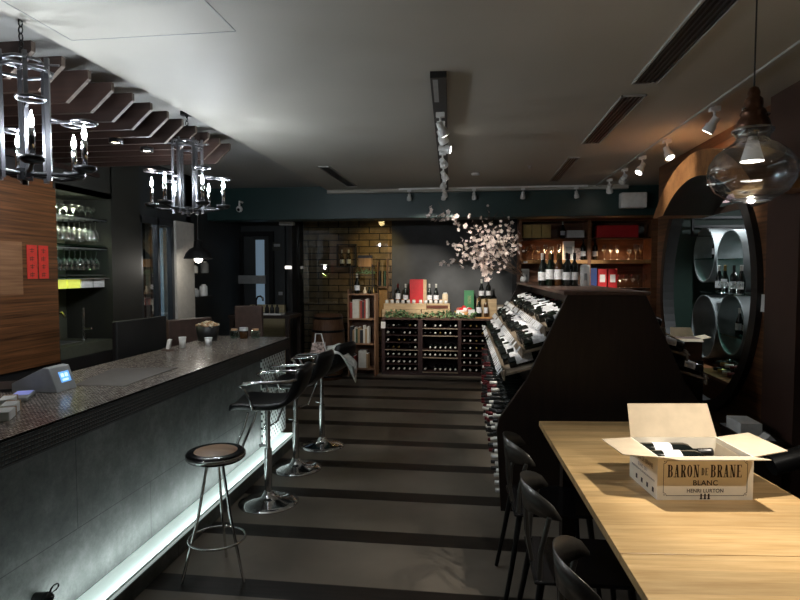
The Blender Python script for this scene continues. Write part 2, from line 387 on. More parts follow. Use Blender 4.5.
# back wall: dark bay, brick bay, slate bay, dark bay
struct(MB().box(-5.0, -2.83, 8.9, 9.5, 0, 2.42).build('wall_back', 'dark_wall'), 'dark teal wall at the back left')
struct(MB().box(-2.83, -1.33, YB, 9.5, 0, 2.42).build('wall_brick', 'brick'), 'brick wall behind the glass')
struct(MB().box(-1.33, 0.58, YB-0.02, 9.5, 0, 2.42).build('wall_slate', 'slate'), 'slate grey wall above the wine rack')
struct(MB().box(0.58, 4.6, YB-0.02, 9.5, 0, 2.42).build('wall_dark', 'black_wall'), 'dark wall behind the cabinets')
struct(MB().box(-2.86, -2.80, 8.7, 9.3, 0, 2.42).build('trim_4', 'black_wall'), 'dark post at the edge of the brick wall')
# left wall pieces
_before = set(col.objects)
def shift_new(dy):
    for o in col.objects:
        if o not in _before and o.parent is None: o.location.y += dy
struct(MB().box(XL-0.1, XL, -1.6, 4.73, 0.85, 2.32).build('wall_left', 'wall_teak'), 'reddish plank wall behind the bar')
struct(MB().box(-5.0, XL-0.02, -1.6, 4.70, 0, 2.95).build('wall_left_core', 'black_wall'), 'dark wall carrying the planks')
struct(MB().box(XL-0.02, XL+0.01, 4.70, 5.46, 2.27, 2.95).box(-3.9, XL+0.01, 4.72, 5.46, 2.27, 2.32).build('wall_left_upper', 'pier'), 'dark fascia above the glass rack niche')
struct(MB().box(-3.95, -3.87, 4.70, 5.6, 0, 2.3).build('wall_left_niche', 'niche_back'), 'back of the glass rack niche')
struct(MB().box(-3.9, XL+0.01, 5.44, 5.92, 0, 2.95).build('wall_left_pier', 'pier'), 'dark olive pier between niche and window')
struct(MB().box(-3.9, XL, 5.92, 6.62, 2.17, 2.95).box(-3.6, XL, 5.92, 6.62, 0, 0.75).build('wall_left_window_surround', 'dark_wall'), 'dark wall above and below the street window')
struct(MB().box(-3.75, XL+0.03, 6.60, 7.02, 0, 2.17).build('wall_left_column', 'white_column'), 'off-white column beside the window')
struct(MB().box(-3.9, XL, 6.62, 7.02, 2.17, 2.95).box(-5.0, -3.7, 7.5, 9.4, 0, 2.74).box(-3.78, -3.7, 6.98, 7.5, 0, 2.74).box(-3.75, -3.4, 6.9, 7.05, 2.17, 2.95).build('wall_left_rear', 'dark_wall'), 'dark wall behind the column')
struct(MB().box(-5.0, -4.3, 4.7, 7.3, 0, 2.7).build('wall_street', 'black_wall'), 'night beyond the window')
struct(MB().box(-5.0, 4.6, -1.7, -1.6, 0, 3.05).build('wall_behind', 'dark_wall'), 'dark wall behind the viewer')
# window to the street
wf = struct(MB().box(XL-0.06, XL, 5.92, 5.97, 0.75, 2.17).box(XL-0.06, XL, 6.26, 6.30, 0.75, 2.17).box(XL-0.06, XL, 6.55, 6.60, 0.75, 2.17)
            .box(XL-0.06, XL, 5.92, 6.60, 2.10, 2.17).box(XL-0.06, XL, 5.92, 6.60, 0.75, 0.80).build('window_1', 'window_metal'), 'glazed street window with thin metal frame')
MB().box(XL-0.035, XL-0.03, 5.97, 6.55, 0.80, 2.10).build('pane', 'pane_glass', wf)
# curtain-ish vertical glass blinds right of window
for k, (y, c) in enumerate(((6.34, 'brown_leather'), (6.43, 'blue_self_glow'), (6.50, 'blue_self_glow'))):
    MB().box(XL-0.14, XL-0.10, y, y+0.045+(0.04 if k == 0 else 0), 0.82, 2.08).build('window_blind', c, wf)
t = thing('street_lamp', 'small glowing street lamp seen through the window', 'lamp', (-4.0, 7.05, 0))
MB().cyl((0,0,0.0), (0,0,1.85), 0.015).cyl((0,0,1.85),(0.12,-0.05,1.92),0.012).build('pole', 'grey_plastic', t)
MB().ball((0.10,-0.04,1.90), 0.045, sc=(1.4,1,0.5)).build('lamp_head', 'street_light', t)

shift_new(-0.35)
# right wall with round opening (polygon ring strips around a circle)
CY, CZ, CR = 5.15, 1.46, 0.97
def wall_with_hole(name, mat, x0, x1, y0, y1, z0, z1, r):
    mb = MB(); n = 72; outer = []; inner = []
    angs = [360.0*i/n for i in range(n)]
    for a in angs:
        c, s_ = math.cos(R(a)), math.sin(R(a))
        inner.append((CY + r*c, CZ + r*s_))
        k = min([(y1-CY)/c if c > 1e-6 else 1e9, (y0-CY)/c if c < -1e-6 else 1e9, (z1-CZ)/s_ if s_ > 1e-6 else 1e9, (z0-CZ)/s_ if s_ < -1e-6 else 1e9])
        outer.append((CY + k*c, CZ + k*s_))
    # make sure corners are reached
    for (yy, zz) in ((y0,z0),(y1,z0),(y0,z1),(y1,z1)):
        j = min(range(n), key=lambda q: (outer[q][0]-yy)**2 + (outer[q][1]-zz)**2); outer[j] = (yy, zz)
    vs = [(x0, *p) for p in inner] + [(x0, *p) for p in outer] + [(x1, *p) for p in inner] + [(x1, *p) for p in outer]
    fs = []
    for i in range(n):
        j = (i+1) % n
        fs += [(i, n+i, n+j, j), (2*n+i, 2*n+j, 3*n+j, 3*n+i), (i, j, 2*n+j, 2*n+i), (n+i, 3*n+i, 3*n+j, n+j)]
    mb.add(vs, fs); return mb.build(name, mat)
struct(wall_with_hole('wall_right', 'wall_walnut', XR, XR+0.05, 3.94, 6.42, 0, ZC, CR), 'walnut plank wall with a round opening')
struct(MB().box(2.6, 2.7, 6.50, 9.4, 0, ZC).build('wall_right_rear', 'black_wall'))
struct(MB().box(1.82, 2.4, 3.57, 3.94, 0, ZC).build('wall_right_pillar', 'pillar_brown'), 'plain dark brown pillar')
struct(MB().box(1.9, 2.4, -1.6, 3.57, 0, ZC).build('wall_right_front', 'black_wall'), 'black wall right of the pillar')
ringm = MB(); n = 80; vs = []
for i in range(n):
    a = 2*math.pi*i/n
    for x, r in ((XR-0.04, CR-0.04), (XR-0.04, CR+0.05), (XR+0.06, CR+0.05), (XR+0.06, CR-0.04)):
        vs.append((x, CY + r*math.cos(a), CZ + r*math.sin(a)))
ringm.add(vs, [(i*4+k, i*4+(k+1) % 4, ((i+1) % n)*4+(k+1) % 4, ((i+1) % n)*4+k) for i in range(n) for k in range(4)], False)
struct(ringm.build('window_2', 'black_paint'), 'black ring framing the round opening')
# room seen through it
struct(MB().box(3.55, 3.65, 3.84, 6.5, 0, ZC).build('wall_inner', 'green_wall'), 'dark green wall of the next room')
struct(MB().box(1.95, 3.6, 6.42, 6.50, 0, ZC).build('wall_inner_back', 'green_wall'))
o = struct(MB().box(2.5, 2.56, 4.3, 6.4, 2.30, 2.36).build('trim_5', 'pink_glow'), 'pale pink light cove in the next room')
# arched wooden hood projecting above the opening
hy, hz, ho, hi, hb = 4.30, 1.12, 1.30, 1.13, 2.045
n = 36; to = math.degrees(math.asin((hb-hz)/ho)); ti = math.degrees(math.asin((hb-hz)/hi))
def hood_pts(x, r, t0): return [(x, hy + r*math.cos(R(t0+(180-2*t0)*i/n)), hz + r*math.sin(R(t0+(180-2*t0)*i/n))) for i in range(n+1)]
vo, vi, vo2, vi2 = hood_pts(1.50, ho, to), hood_pts(1.50, hi, ti), hood_pts(1.895, ho, to), hood_pts(1.895, hi, ti)
m1 = n+1; vs = vo+vi+vo2+vi2; fs = []
for i in range(n):
    fs += [(i, m1+i, m1+i+1, i+1), (i, i+1, 2*m1+i+1, 2*m1+i), (2*m1+i, 2*m1+i+1, 3*m1+i+1, 3*m1+i)]
fs += [(0, 2*m1, 3*m1, m1), (n, m1+n, 3*m1+n, 2*m1+n)]
hood = tag(MB().add(vs, fs).build('window_hood', 'hood_wood'), 'curved half-round wooden hood above the round opening', 'hood')
hood.data.polygons.foreach_set('use_smooth', [True]*len(hood.data.polygons))
hood.modifiers.new('es', 'EDGE_SPLIT').split_angle = R(40)
MB().add(vi+vi2, [(i, m1+i, m1+i+1, i+1) for i in range(n)], True).build('hood_lining', 'espresso', hood)
ys = [hy + 1.28*math.cos(R(t)) for t in (46, 134)]
MB().box(1.885, 1.8955, min(ys), max(ys), hb, hb+0.05).build('hood_trim', 'espresso', hood)
MB().cyl((1.70, 4.52, 2.235), (1.70, 4.52, 2.225), 0.028, n=14).build('downlight', 'bulb_soft', hood)

# ceiling hatch outlined by thin grey strips
hx = [(-1.80, 2.27), (-1.63, 2.6), (-1.19, 2.57), (-1.05, 2.2)]
struct(MB().box(-1.88, -1.08, 2.56, 2.564, ZC-0.002, ZC+0.001).box(-1.884, -1.88, 1.4, 2.56, ZC-0.002, ZC+0.001).box(-1.08, -1.076, 1.4, 2.56, ZC-0.002, ZC+0.001).build('trim_6', 'grey_plastic'), 'hairline joint of a ceiling access panel')

# ---------------------------------------------------------------- ceiling vents
def vent(x0, x1, y0, y1, label, n=6):
    t = thing('ceiling_vent', label, 'vent', ((x0+x1)/2, (y0+y1)/2, ZC), 0, 'linear air vents in the ceiling')
    hx, hy = (x1-x0)/2, (y1-y0)/2
    MB().box(-hx, hx, -hy, -hy+0.012, -0.012, 0.0).box(-hx, hx, hy-0.012, hy, -0.012, 0.0).box(-hx, -hx+0.01, -hy, hy, -0.012, 0.0).box(hx-0.01, hx, -hy, hy, -0.012, 0.0).build('frame', 'recess_paint', t)
    MB().box(-hx+0.01, hx-0.01, -hy+0.012, hy-0.012, -0.003, -0.001).build('backing', 'black_paint', t)
    mb = MB()
    for k in range(1, n): 
        x = -hx + 2*hx*k/n
        mb.box(x-0.0025, x+0.0025, -hy+0.012, hy-0.012, -0.010, -0.003)
    mb.build('slats', 'dark_steel', t)
vent(0.885, 1.035, 1.9, 3.54, 'long dark slotted ceiling vent at the top right, nearest of all')
vent(0.885, 1.035, 3.77, 5.13, 'long dark slotted ceiling vent, second from the viewer')
vent(0.87, 0.985, 5.74, 7.22, 'short dark slotted ceiling vent nearest the teal beam', 5)
vent(-1.62, -1.49, 5.90, 7.31, 'dark slotted ceiling vent on the left, near the beam corner', 5)

# ---------------------------------------------------------------- slatted canopy over the bar
tips = [2.43+0.1935*k for k in range(12)]
for k, y in enumerate(tips):
    w_ = ('nearest the viewer, above the chandelier chain' if k == 0 else 'farthest, next to the rear chandelier' if k == 11 else None)
    ordn = ['', 'second', 'third', 'fourth', 'fifth', 'sixth', 'seventh', 'eighth', 'ninth', 'tenth', 'eleventh', 'twelfth', ''][k]
    lab = 'dark wooden ceiling slat with cut end, ' + (w_ or ordn + ' from the viewer')
    prof = [(XL, 2.475), (-2.115, 2.475), (-1.985, 2.59), (-1.985, 2.635), (XL, 2.635)]
    o = MB().prism(prof, y, y+0.026, 'y')
    s = tag(o.build('ceiling_slat', ['slat_wood', 'slat_end_lit']), lab, 'slat', 'wooden slats above the bar')
    s.data.polygons[3].material_index = 1; s.data.polygons[4].material_index = 1  # cut ends take a paler wood that paints in light from below
    s.data.update()
struct(MB().box(-3.4, -3.36, 2.3, 4.9, 2.44, 2.475).build('trim_7', 'slat_wood'), 'dark backing of the slatted canopy')
for k, (px, y, lab) in enumerate(((-2.35, 3.60, 'small round downlight glowing between the slats, nearer one'), (-2.30, 3.88, 'small round downlight glowing between the slats, farther one'))):
    t = thing('downlight', lab, 'lamp', (px, y, 2.44), 0, 'downlights in the slatted canopy')
    MB().lathe([(0.030,0.0),(0.045,0.0),(0.045,0.03),(0.030,0.03)], 16, close=True).build('housing', 'black_metal', t)
    MB().cyl((0,0,0.006),(0,0,0.02),0.028, n=14).build('lamp_face', 'downlight_face', t)
    lamp('SPOT', 'light', (0,0,-0.01), 6, (1,0.85,0.65), t, (0,0,-1), cone=90)
    MB().cyl((0,0,0.03),(0,0,0.18),0.006).build('stem', 'black_metal', t)

# ---------------------------------------------------------------- chandeliers
def chandelier():
    t = thing('chandelier', '', 'chandelier', (0,0,0), 0, 'iron candle chandeliers above the bar')
    A = [20, 80, 140, 200, 260, 320]; zb = 2.045
    for i, a in enumerate(A):
        ca, sa = math.cos(R(a)), math.sin(R(a)); r1, r2 = 0.10, 0.245
        rot = (0, 0, R(a))
        MB().box(r1*ca-0.0085, r1*ca+0.0085, r1*sa-0.0085, r1*sa+0.0085, zb-0.03, zb+0.50, rot=rot).build('upright_bar', 'dark_steel', t)
        arm = MB().tube([(0.02*ca,0.02*sa,zb), (r2*0.7*ca, r2*0.7*sa, zb-0.004), (r2*ca, r2*sa, zb+0.012)], 0.009, 6).build('candle_arm', 'black_metal', t)
        MB().lathe([(0.004,zb+0.008),(0.030,zb+0.010),(0.046,zb+0.022),(0.048,zb+0.038),(0.030,zb+0.036),(0.013,zb+0.03)], 16, o=(r2*ca,r2*sa,0)).build('drip_cup', 'black_metal', arm)
        cd = MB().lathe([(0.001,zb+0.03),(0.0125,zb+0.03),(0.0125,zb+0.145),(0.009,zb+0.155),(0.001,zb+0.156)], 12, o=(r2*ca,r2*sa,0)).build('candle_sleeve', 'chrome', t)
        MB().lathe([(0.001,zb+0.156),(0.007,zb+0.160),(0.0105,zb+0.176),(0.009,zb+0.188),(0.004,zb+0.205),(0.0005,zb+0.220)], 10, o=(r2*ca,r2*sa,0)).build('flame_bulb', 'flame', cd)
        # ring on a flat arm above every candle
        zr = zb + (0.265 if i % 2 else 0.225); rr = 0.052
        c0 = (r2*ca, r2*sa, zr)
        MB().tube([(c0[0]+rr*math.cos(R(q)), c0[1]+rr*math.sin(R(q)), zr) for q in range(0, 360, 20)], 0.008, 6, closed=True, flat=0.4).tube([(r1*ca, r1*sa, zr), ((r2-rr)*ca, (r2-rr)*sa, zr)], 0.008, 6, flat=0.5).build('ring_arm', 'dark_steel', t)
    mb = MB()
    for z, r in ((zb+0.44, 0.115), (zb+0.48, 0.085)):
        mb.tube([(r*math.cos(R(q)), r*math.sin(R(q)), z) for q in range(0, 360, 60)], 0.009, 4, closed=True)
    for a in (20, 80, 140): mb.tube([(0.15*math.cos(R(a)), 0.15*math.sin(R(a)), zb+0.47), (-0.15*math.cos(R(a)), -0.15*math.sin(R(a)), zb+0.47)], 0.010, 4, flat=0.4)
    mb.build('top_frame', 'dark_steel', t)
    MB().cyl((0,0,zb-0.03),(0,0,zb+0.02),0.03).cyl((0,0,zb-0.05),(0,0,zb-0.03),0.012).build('hub', 'black_metal', t)
    ch = MB(); z = zb+0.475; k = 0
    while z < 2.71:
        q = [(0.010*math.cos(R(u)), 0.0, z+0.018+0.018*math.sin(R(u))) for u in range(0, 360, 45)]
        if k % 2: q = [(0, p[0], p[2]) for p in q]
        ch.tube(q, 0.003, 5, closed=True); z += 0.030; k += 1
    ch.build('chain', 'black_metal', t)
    MB().cyl((0,0,2.715),(0,0,2.74),0.045).build('ceiling_rose', 'black_metal', t)
    return t
ch = Proto(chandelier())
ch.put((-2.06, 4.00, 0), (0,0,0), 'dark iron chandelier with six electric candles, smaller and farther one')
ch.put((-1.95, 2.33, -0.02), (0,0,R(-4)), 'dark iron chandelier with electric candles at the left edge, nearer and larger')

# ---------------------------------------------------------------- track lights
def head(name, base, d, label, group, energy=0.0, cone=50, color=(1,0.93,0.82), s=1.0):
    base = Vector(base); d = Vector(d).normalized()
    t = thing('track_spotlight', label, 'spotlight', base, 0, group)
    MB().box(-0.028*s, 0.028*s, -0.018*s, 0.018*s, -0.03*s, 0.0).build('track_adapter', 'white_plastic', t)
    MB().cyl((0,0,-0.03*s), (0,0,-0.075*s), 0.007*s).build('stem', 'white_plastic', t)
    p = Vector((0,0,-0.085*s)) - d*0.025*s
    MB().cyl(p, p+d*0.05*s, 0.022*s, 0.024*s).cyl(p+d*0.05*s, p+d*0.095*s, 0.032*s, 0.036*s, n=14).build('lamp_head', 'white_plastic', t)
    MB().cyl(p+d*0.093*s, p+d*0.098*s, 0.027*s, n=12).build('lamp_face', 'lamp_face' if energy else 'grey_plastic', t)
    if energy: lamp('SPOT', 'light', p+d*0.11*s, energy, color, t, d, size=0.02, cone=cone, blend=0.6)
    return t
# black track box on the ceiling over the aisle
t = thing('ceiling_track', 'black track box running along the ceiling over the aisle', 'light track', (-0.30, 5.4, ZC), R(2.5))
MB().box(-0.045, 0.045, -2.2, 2.2, -0.035, 0.0).build('housing', 'black_paint', t)
MB().box(-0.032, -0.004, -2.17, -1.75, -0.037, -0.035).build('slot', 'grey_plastic', t)
places = [(3.90,0),(4.13,0),(4.62,0),(5.15,0),(5.8,0),(6.45,0),(7.15,0)]
nm = ['nearest','second','third','fourth','fifth','sixth','farthest']
targets = [(0.45,4.6,1.1),(0.42,5.4,1.1),(1.5,4.6,2.3),(0.12,7.0,1.85),(0.38,6.6,1.1),(-1.0,9.0,1.15),(-0.2,9.0,1.05)]
for k, (y, _) in enumerate(places):
    x = -0.30 - math.sin(R(2.5))*(y-5.4)
    head('h', (x, y, ZC-0.035), Vector(targets[k])-Vector((x, y, ZC-0.1)), 'white spotlight on the black aisle track, %s along it' % nm[k], 'spotlights on the black aisle track', energy=[80,95,150,110,80,190,170][k], cone=[44,44,26,26,44,44,44][k])
# back row in front of the beam
t = tag(MB().box(-1.0, 1.4, 7.595, 7.62, ZC-0.02, ZC).build('rear_track', 'white_plastic'), 'thin pale light track along the beam', 'light track')
for k, x in enumerate((-0.86, -0.41, -0.02, 0.60, 1.26)):
    head('h', (x, 7.607, ZC-0.02), [(-0.1,0.75,-1),(-0.1,0.72,-1),(0.1,0.72,-1.0),(0,0.72,-1),(0.2,0.45,-1.0)][k], 'white spotlight in front of the teal beam, %s' % ['leftmost','second from left','middle one','second from right','rightmost'][k],
         'spotlights in front of the teal beam', energy=0, cone=54, s=0.9)
# right row; unseen first head added to light the table and carton
for k, (y, d, e) in enumerate(((0.95, (-0.7,1.15,-1.9), 70), (4.10, (-0.6,0.55,-1.2), 30), (5.05, (0.28,-0.75,-1.3), 95), (5.76, (-0.75,-0.4,-1.3), 30), (6.42, (-0.15,2.0,-1.25), 150), (7.1, (0.25,1.0,-1.2), 60))):
    head('h', (1.552, y, ZC-0.002), d, 'white spotlight on the right ceiling strip, %s' % ['unseen one above the near end of the oak table','nearest','second from the viewer','third from the viewer','fourth from the viewer','farthest'][k], 'spotlights on the right ceiling strip', energy=e, cone=(32 if y > 6 else 70 if 5 < y < 5.5 else 46), s=1.1)
t = tag(MB().lathe([(0.001,-0.02),(0.045,-0.02),(0.05,-0.008),(0.05,0.0)], 20).build('smoke_detector', 'white_plastic', loc=(0.0,6.55,ZC)), 'round white smoke detector on the ceiling right of the track', 'smoke detector')
t = tag(MB().lathe([(0.001,-0.03),(0.012,-0.03),(0.015,-0.01),(0.03,0.0)], 14).build('sprinkler', 'brushed_steel', loc=(0.55,6.15,ZC)), 'tiny sprinkler head on the ceiling left of the short vent', 'sprinkler')
t = thing('wall_speaker', 'white box speaker mounted on the teal beam', 'speaker', (1.965, 7.72, 2.355))
MB().box(-0.17, 0.14, -0.16, -0.03, 0.03, 0.22).build('cabinet', 'white_plastic', t, bevel=0.012)
MB().box(-0.03, 0.03, -0.04, 0.0, 0.10, 0.16).build('bracket', 'black_metal', t)

# ================================================================ THE BAR
t = thing('bar_counter', 'long bar counter with studded mosaic top and lit grey cement front', 'bar counter', (0,0,0))
MB().box(-2.30, -1.80, 0.9, 5.30, 0.0, 0.875).build('body', 'cement', t)
MB().box(-2.52, -1.76, 0.85, 5.38, 0.86, 0.955).build('top_edge', 'mosaic_edge', t)
MB().box(-2.52, -1.76, 0.85, 5.38, 0.955, 0.966).build('counter_top', 'mosaic_top', t)
MB().box(-1.80, -1.785, 4.70, 5.30, 0.10, 0.86).build('perforated_screen', 'perforated', t)
MB().box(-1.80, -1.64, 0.9, 5.15, 0.0, 0.088).build('plinth', 'cement', t)
MB().prism([(-1.797,0.088),(-1.645,0.088),(-1.645,0.100),(-1.797,0.100)], 0.9, 5.15, 'y').build('light_ledge', 'ledge_glow', t)
MB().box(-1.658, -1.650, 0.9, 5.15, 0.1005, 0.106).build('led_profile', 'white_plastic', t)
L = bpy.data.lights.new('led_strip', 'AREA'); L.shape = 'RECTANGLE'; L.size = 0.006; L.size_y = 4.25; L.energy = LEDW; L.color = (0.86, 0.98, 0.97)
o = bpy.data.objects.new('led_strip', L); col.objects.link(o); o.parent = t; o.location = (-1.66, 3.03, 0.112); o.rotation_euler = (0, R(118), 0)

# black hook with ring, low on the bar front
t = thing('bag_hook', 'small black knob with a ring at the bottom left of the bar front', 'hook', (-1.80, 2.13, 0.245))
MB().cyl((0,0,0),(0.05,0,0),0.024,0.03,n=14).ball((0.055,0,0),0.030).build('knob', 'gloss_black', t)
MB().tube([(0.05, 0.05+0.024*math.cos(R(q)), 0.02+0.013*math.sin(R(q))) for q in range(0,360,30)], 0.004, 6, closed=True).build('ring', 'gloss_black', t)

# --- things on the bar
ZB = 0.966
def sheet(name, pts, z0, z1, mat, label, cat, group=None):
    """flat slab from world outline points; own origin at its middle"""
    cx_ = sum(p[0] for p in pts)/len(pts); cy_ = sum(p[1] for p in pts)/len(pts)
    return tag(MB().prism([(p[0]-cx_, p[1]-cy_) for p in pts], 0, z1-z0, 'z').build(name, mat, loc=(cx_, cy_, z0)), label, cat, group)
sheet('bar_mat', [(-2.20,2.93),(-1.905,2.94),(-1.93,3.57),(-2.33,3.48)], ZB, ZB+0.004, 'mat_taupe', 'thin brown-grey mat lying flat on the bar', 'mat')
t = thing('card_terminal', 'grey wedge-shaped terminal with glowing blue display on the bar', 'terminal', (-2.235, 2.81, ZB), R(2))
prof = [(-0.17, 0), (0.085, 0), (0.040, 0.125), (0.010, 0.130), (-0.17, 0.045)]
MB().prism(prof, -0.075, 0.085, 'y').build('body', 'grey_plastic', t, bevel=0.004)
nx = Vector((0.125, 0, 0.045)).normalized(); c = Vector((0.0607, 0.02, 0.0675))
def on_face(u0, u1, v0, v1, off):
    up_ = Vector((-0.045, 0, 0.125)).normalized(); sd = Vector((0,1,0))
    return [c + sd*u + up_*v + nx*off for u, v in ((u0,v0),(u1,v0),(u1,v1),(u0,v1))]
sc_ = MB().add(on_face(-0.040,0.040,-0.026,0.032,0.0015), [(0,1,2,3)]).build('display', 'screen_blue', t)
MB().add(on_face(-0.028,-0.006,0.002,0.022,0.0022)+on_face(0.004,0.026,0.002,0.022,0.0022)+on_face(-0.026,0.02,-0.018,-0.008,0.0022), [(0,1,2,3),(4,5,6,7),(8,9,10,11)]).build('digits', 'screen_text', sc_)
t = thing('payment_device', 'handheld payment device with violet lit screen lying on the bar', 'payment terminal', (-2.25, 2.62, ZB), R(28))
MB().box(-0.045, 0.045, -0.11, 0.09, 0.0, 0.018).build('body', 'grey_plastic', t, bevel=0.006)
MB().box(-0.036, 0.036, -0.03, 0.082, 0.018, 0.020).build('screen', 'screen_violet', t)
t = thing('laptop', 'dark laptop with pale lid edge at the left edge of the bar', 'laptop', (-2.44, 2.86, ZB), R(-60))
MB().box(-0.14, 0.12, -0.18, 0.12, 0.0, 0.016).build('base', 'black_paint', t)
MB().box(-0.14, 0.12, 0.10, 0.115, 0.016, 0.075, rot=(R(20),0,0), piv=(0,0.11,0.016)).build('lid', 'black_paint', t)
MB().box(-0.14, 0.12, 0.073, 0.090, 0.070, 0.080).build('lid_edge', 'grey_plastic', t)
for k, (x, y, h) in enumerate(((-2.16, 2.43, 0.045), (-2.06, 2.33, 0.045), (-2.00, 2.235, 0.040))):
    t = thing('card_box', 'folded cream card box on the bar near the left edge, %s' % ['farthest of three','middle of three','nearest of three'][k], 'box', (x, y, ZB), R(-62), 'cream card boxes on the bar')
    MB().box(-0.06, 0.06, -0.028, 0.028, 0.0, h).build('carton', 'paper', t, bevel=0.003)
    MB().box(-0.061, -0.04, -0.0285, 0.0285, 0.0, h+0.0005).build('end_flap', 'book_tan', t)
# middle of the bar: cups and caddy
def cup(x, y, r, h, label, mat='white_plastic', nm_='paper_cup'):
    t = thing(nm_, label, 'cup', (x, y, ZB))
    MB().lathe([(0.001,0.0),(r*0.75,0.0),(r,h),(r*0.92,h),(r*0.70,0.006),(0.001,0.006)], 16).build('cup_wall', mat, t)
    MB().lathe([(r*0.98,h-0.004),(r*1.05,h-0.004),(r*1.05,h+0.003),(r*0.98,h+0.003)], 16, close=True).build('rim', mat, t)
cup(-2.40, 4.52, 0.030, 0.085, 'taller white paper cup on the bar')
cup(-2.27, 4.72, 0.033, 0.060, 'short white paper cup on the bar, farthest of the two')
t = thing('napkin_holder', 'small holder of white napkins leaning on the bar', 'napkin holder', (-2.43, 4.36, ZB), R(20))
MB().box(-0.05, 0.05, -0.05, 0.05, 0.0, 0.012).build('base', 'brown_leather', t)
MB().box(-0.012, 0.012, -0.04, 0.04, 0.012, 0.085, rot=(0,R(12),0)).build('napkins', 'paper', t)
t = thing('cork_tub', 'dark round tub heaped with corks on the bar', 'tub', (-2.42, 5.02, ZB))
MB().lathe([(0.001,0.0),(0.085,0.0),(0.105,0.135),(0.098,0.135),(0.08,0.01),(0.001,0.01)], 20).build('tub_wall', 'black_paint', t)
cm = MB()
for k in range(70):
    a, r = rnd.random()*6.28, 0.088*math.sqrt(rnd.random()); d = Vector((rnd.uniform(-1,1), rnd.uniform(-1,1), rnd.uniform(-.6,.6))).normalized()*0.02
    p = Vector((r*math.cos(a), r*math.sin(a), 0.135+0.035*(1-r/0.09)))
    cm.cyl(p-d, p+d, 0.011, n=7, mat=k % 2)
o = tag(cm.build('wine_corks', ['cork','cream_card'], loc=(-2.42,5.02,ZB)), 'heap of used wine corks filling the dark tub', 'corks', kind='stuff')
for k, (x, y, top, lab) in enumerate(((-2.15,5.20,'white_plastic','squat glass jar with white lid on the bar'), (-2.25,5.22,'cork','squat glass jar with cork stopper left of the white lidded jar'), (-2.05,5.24,'cork','squat glass jar with cork stopper right of the white lidded jar'))):
    t = thing('glass_jar', lab, 'jar', (x, y, ZB))
    MB().lathe([(0.001,0.0),(0.038,0.0),(0.042,0.01),(0.042,0.06),(0.034,0.075),(0.001,0.075)], 14).build('jar_glass', 'amber_bottle' if k == 0 else 'shelf_glass', t)
    MB().cyl((0,0,0.075),(0,0,0.105 if k == 0 else 0.09),0.040 if k == 0 else 0.03, n=14).build('lid', top, t)
# monitor and chair backs behind the bar
t = thing('point_of_sale_monitor', 'large black monitor seen from behind, rising over the bar', 'monitor', (-2.72, 4.45, 0.80), R(84))
MB().box(-0.31, 0.31, -0.02, 0.025, 0.03, 0.41).build('screen_back', 'monitor_black', t, bevel=0.01)
MB().box(-0.05, 0.05, -0.01, 0.02, 0.0, 0.14).build('stand', 'black_metal', t)
tag(MB().box(-3.05, -2.54, 0.9, 4.95, 0.74, 0.80).box(-2.60, -2.54, 0.9, 4.95, 0, 0.74).box(-3.05,-3.0,0.9,4.95,0,0.74).build('under_counter', 'black_paint'), 'black work counter behind the bar', 'counter')
def high_chair_back(x, y, z, rz, w_, h, label):
    t = thing('dining_chair', label, 'chair', (x, y, 0), R(rz))
    MB().box(-w_/2, w_/2, -0.03, 0.03, z-h, z).build('backrest', 'brown_leather', t, bevel=0.015)
    MB().box(-w_/2, w_/2, 0.03, 0.46, 0.42, 0.50).build('seat', 'brown_leather', t, bevel=0.015)
    for sx in (-1, 1):
        MB().box(sx*(w_/2-0.03)-0.02, sx*(w_/2-0.03)+0.02, -0.02, 0.02, 0, z-h+0.02).build('leg', 'espresso', t)
        MB().box(sx*(w_/2-0.03)-0.02, sx*(w_/2-0.03)+0.02, 0.41, 0.45, 0, 0.43).build('leg', 'espresso', t)
high_chair_back(-2.80, 5.42, 1.13, 62, 0.50, 0.55, 'brown leather high-back chair beside the black monitor')
high_chair_back(-2.72, 6.75, 1.18, 6, 0.34, 0.60, 'brown leather high-back chair beyond the end of the bar')
t = thing('side_table', 'small dark service table beyond the bar', 'table', (-2.80, 7.55, 0))
MB().box(-0.42, 0.42, -0.28, 0.28, 0.98, 1.02).build('table_top', 'espresso', t)
for sx in (-1,1):
    for sy in (-1,1): MB().box(sx*0.38-0.025, sx*0.38+0.025, sy*0.24-0.025, sy*0.24+0.025, 0, 0.98).build('leg', 'espresso', t)
t = thing('gooseneck_tap', 'black gooseneck tap standing on the service table', 'tap', (-2.90, 7.45, 1.02))
MB().cyl((0,0,0),(0,0,0.02),0.035).tube([(0,0,0.02),(0,0,0.19),(0.02,0,0.235),(0.06,0,0.245),(0.09,0,0.22),(0.095,0,0.18)], 0.012, 8).build('spout', 'gloss_black', t)
MB().tube([(0.0,0,0.08),(-0.05,0,0.12)], 0.008, 6).build('tap_lever', 'gloss_black', t)
t = thing('serving_tray', 'pale tray with dark jars on the service table', 'tray', (-2.66, 7.42, 1.02))
MB().box(-0.12, 0.14, -0.09, 0.09, 0, 0.02).build('tray_base', 'white_plastic', t)
for k, x in enumerate((-0.08, -0.01, 0.06)):
    o = MB().lathe([(0.001,0),(0.028,0),(0.028,0.07),(0.014,0.09),(0.014,0.11),(0.001,0.11)], 10).build('spice_jar', 'black_paint', loc=(-2.66+x, 7.42, 1.04))
    tag(o, 'small dark jar on the pale tray, %s' % ['left','middle','right'][k], 'jar', 'dark jars on the pale tray')
tag(MB().box(-3.45, -2.90, 8.60, 8.68, 0.0, 1.08).build('plank_screen', 'pale_plank'), 'low screen of pale horizontal planks at the back left', 'screen')

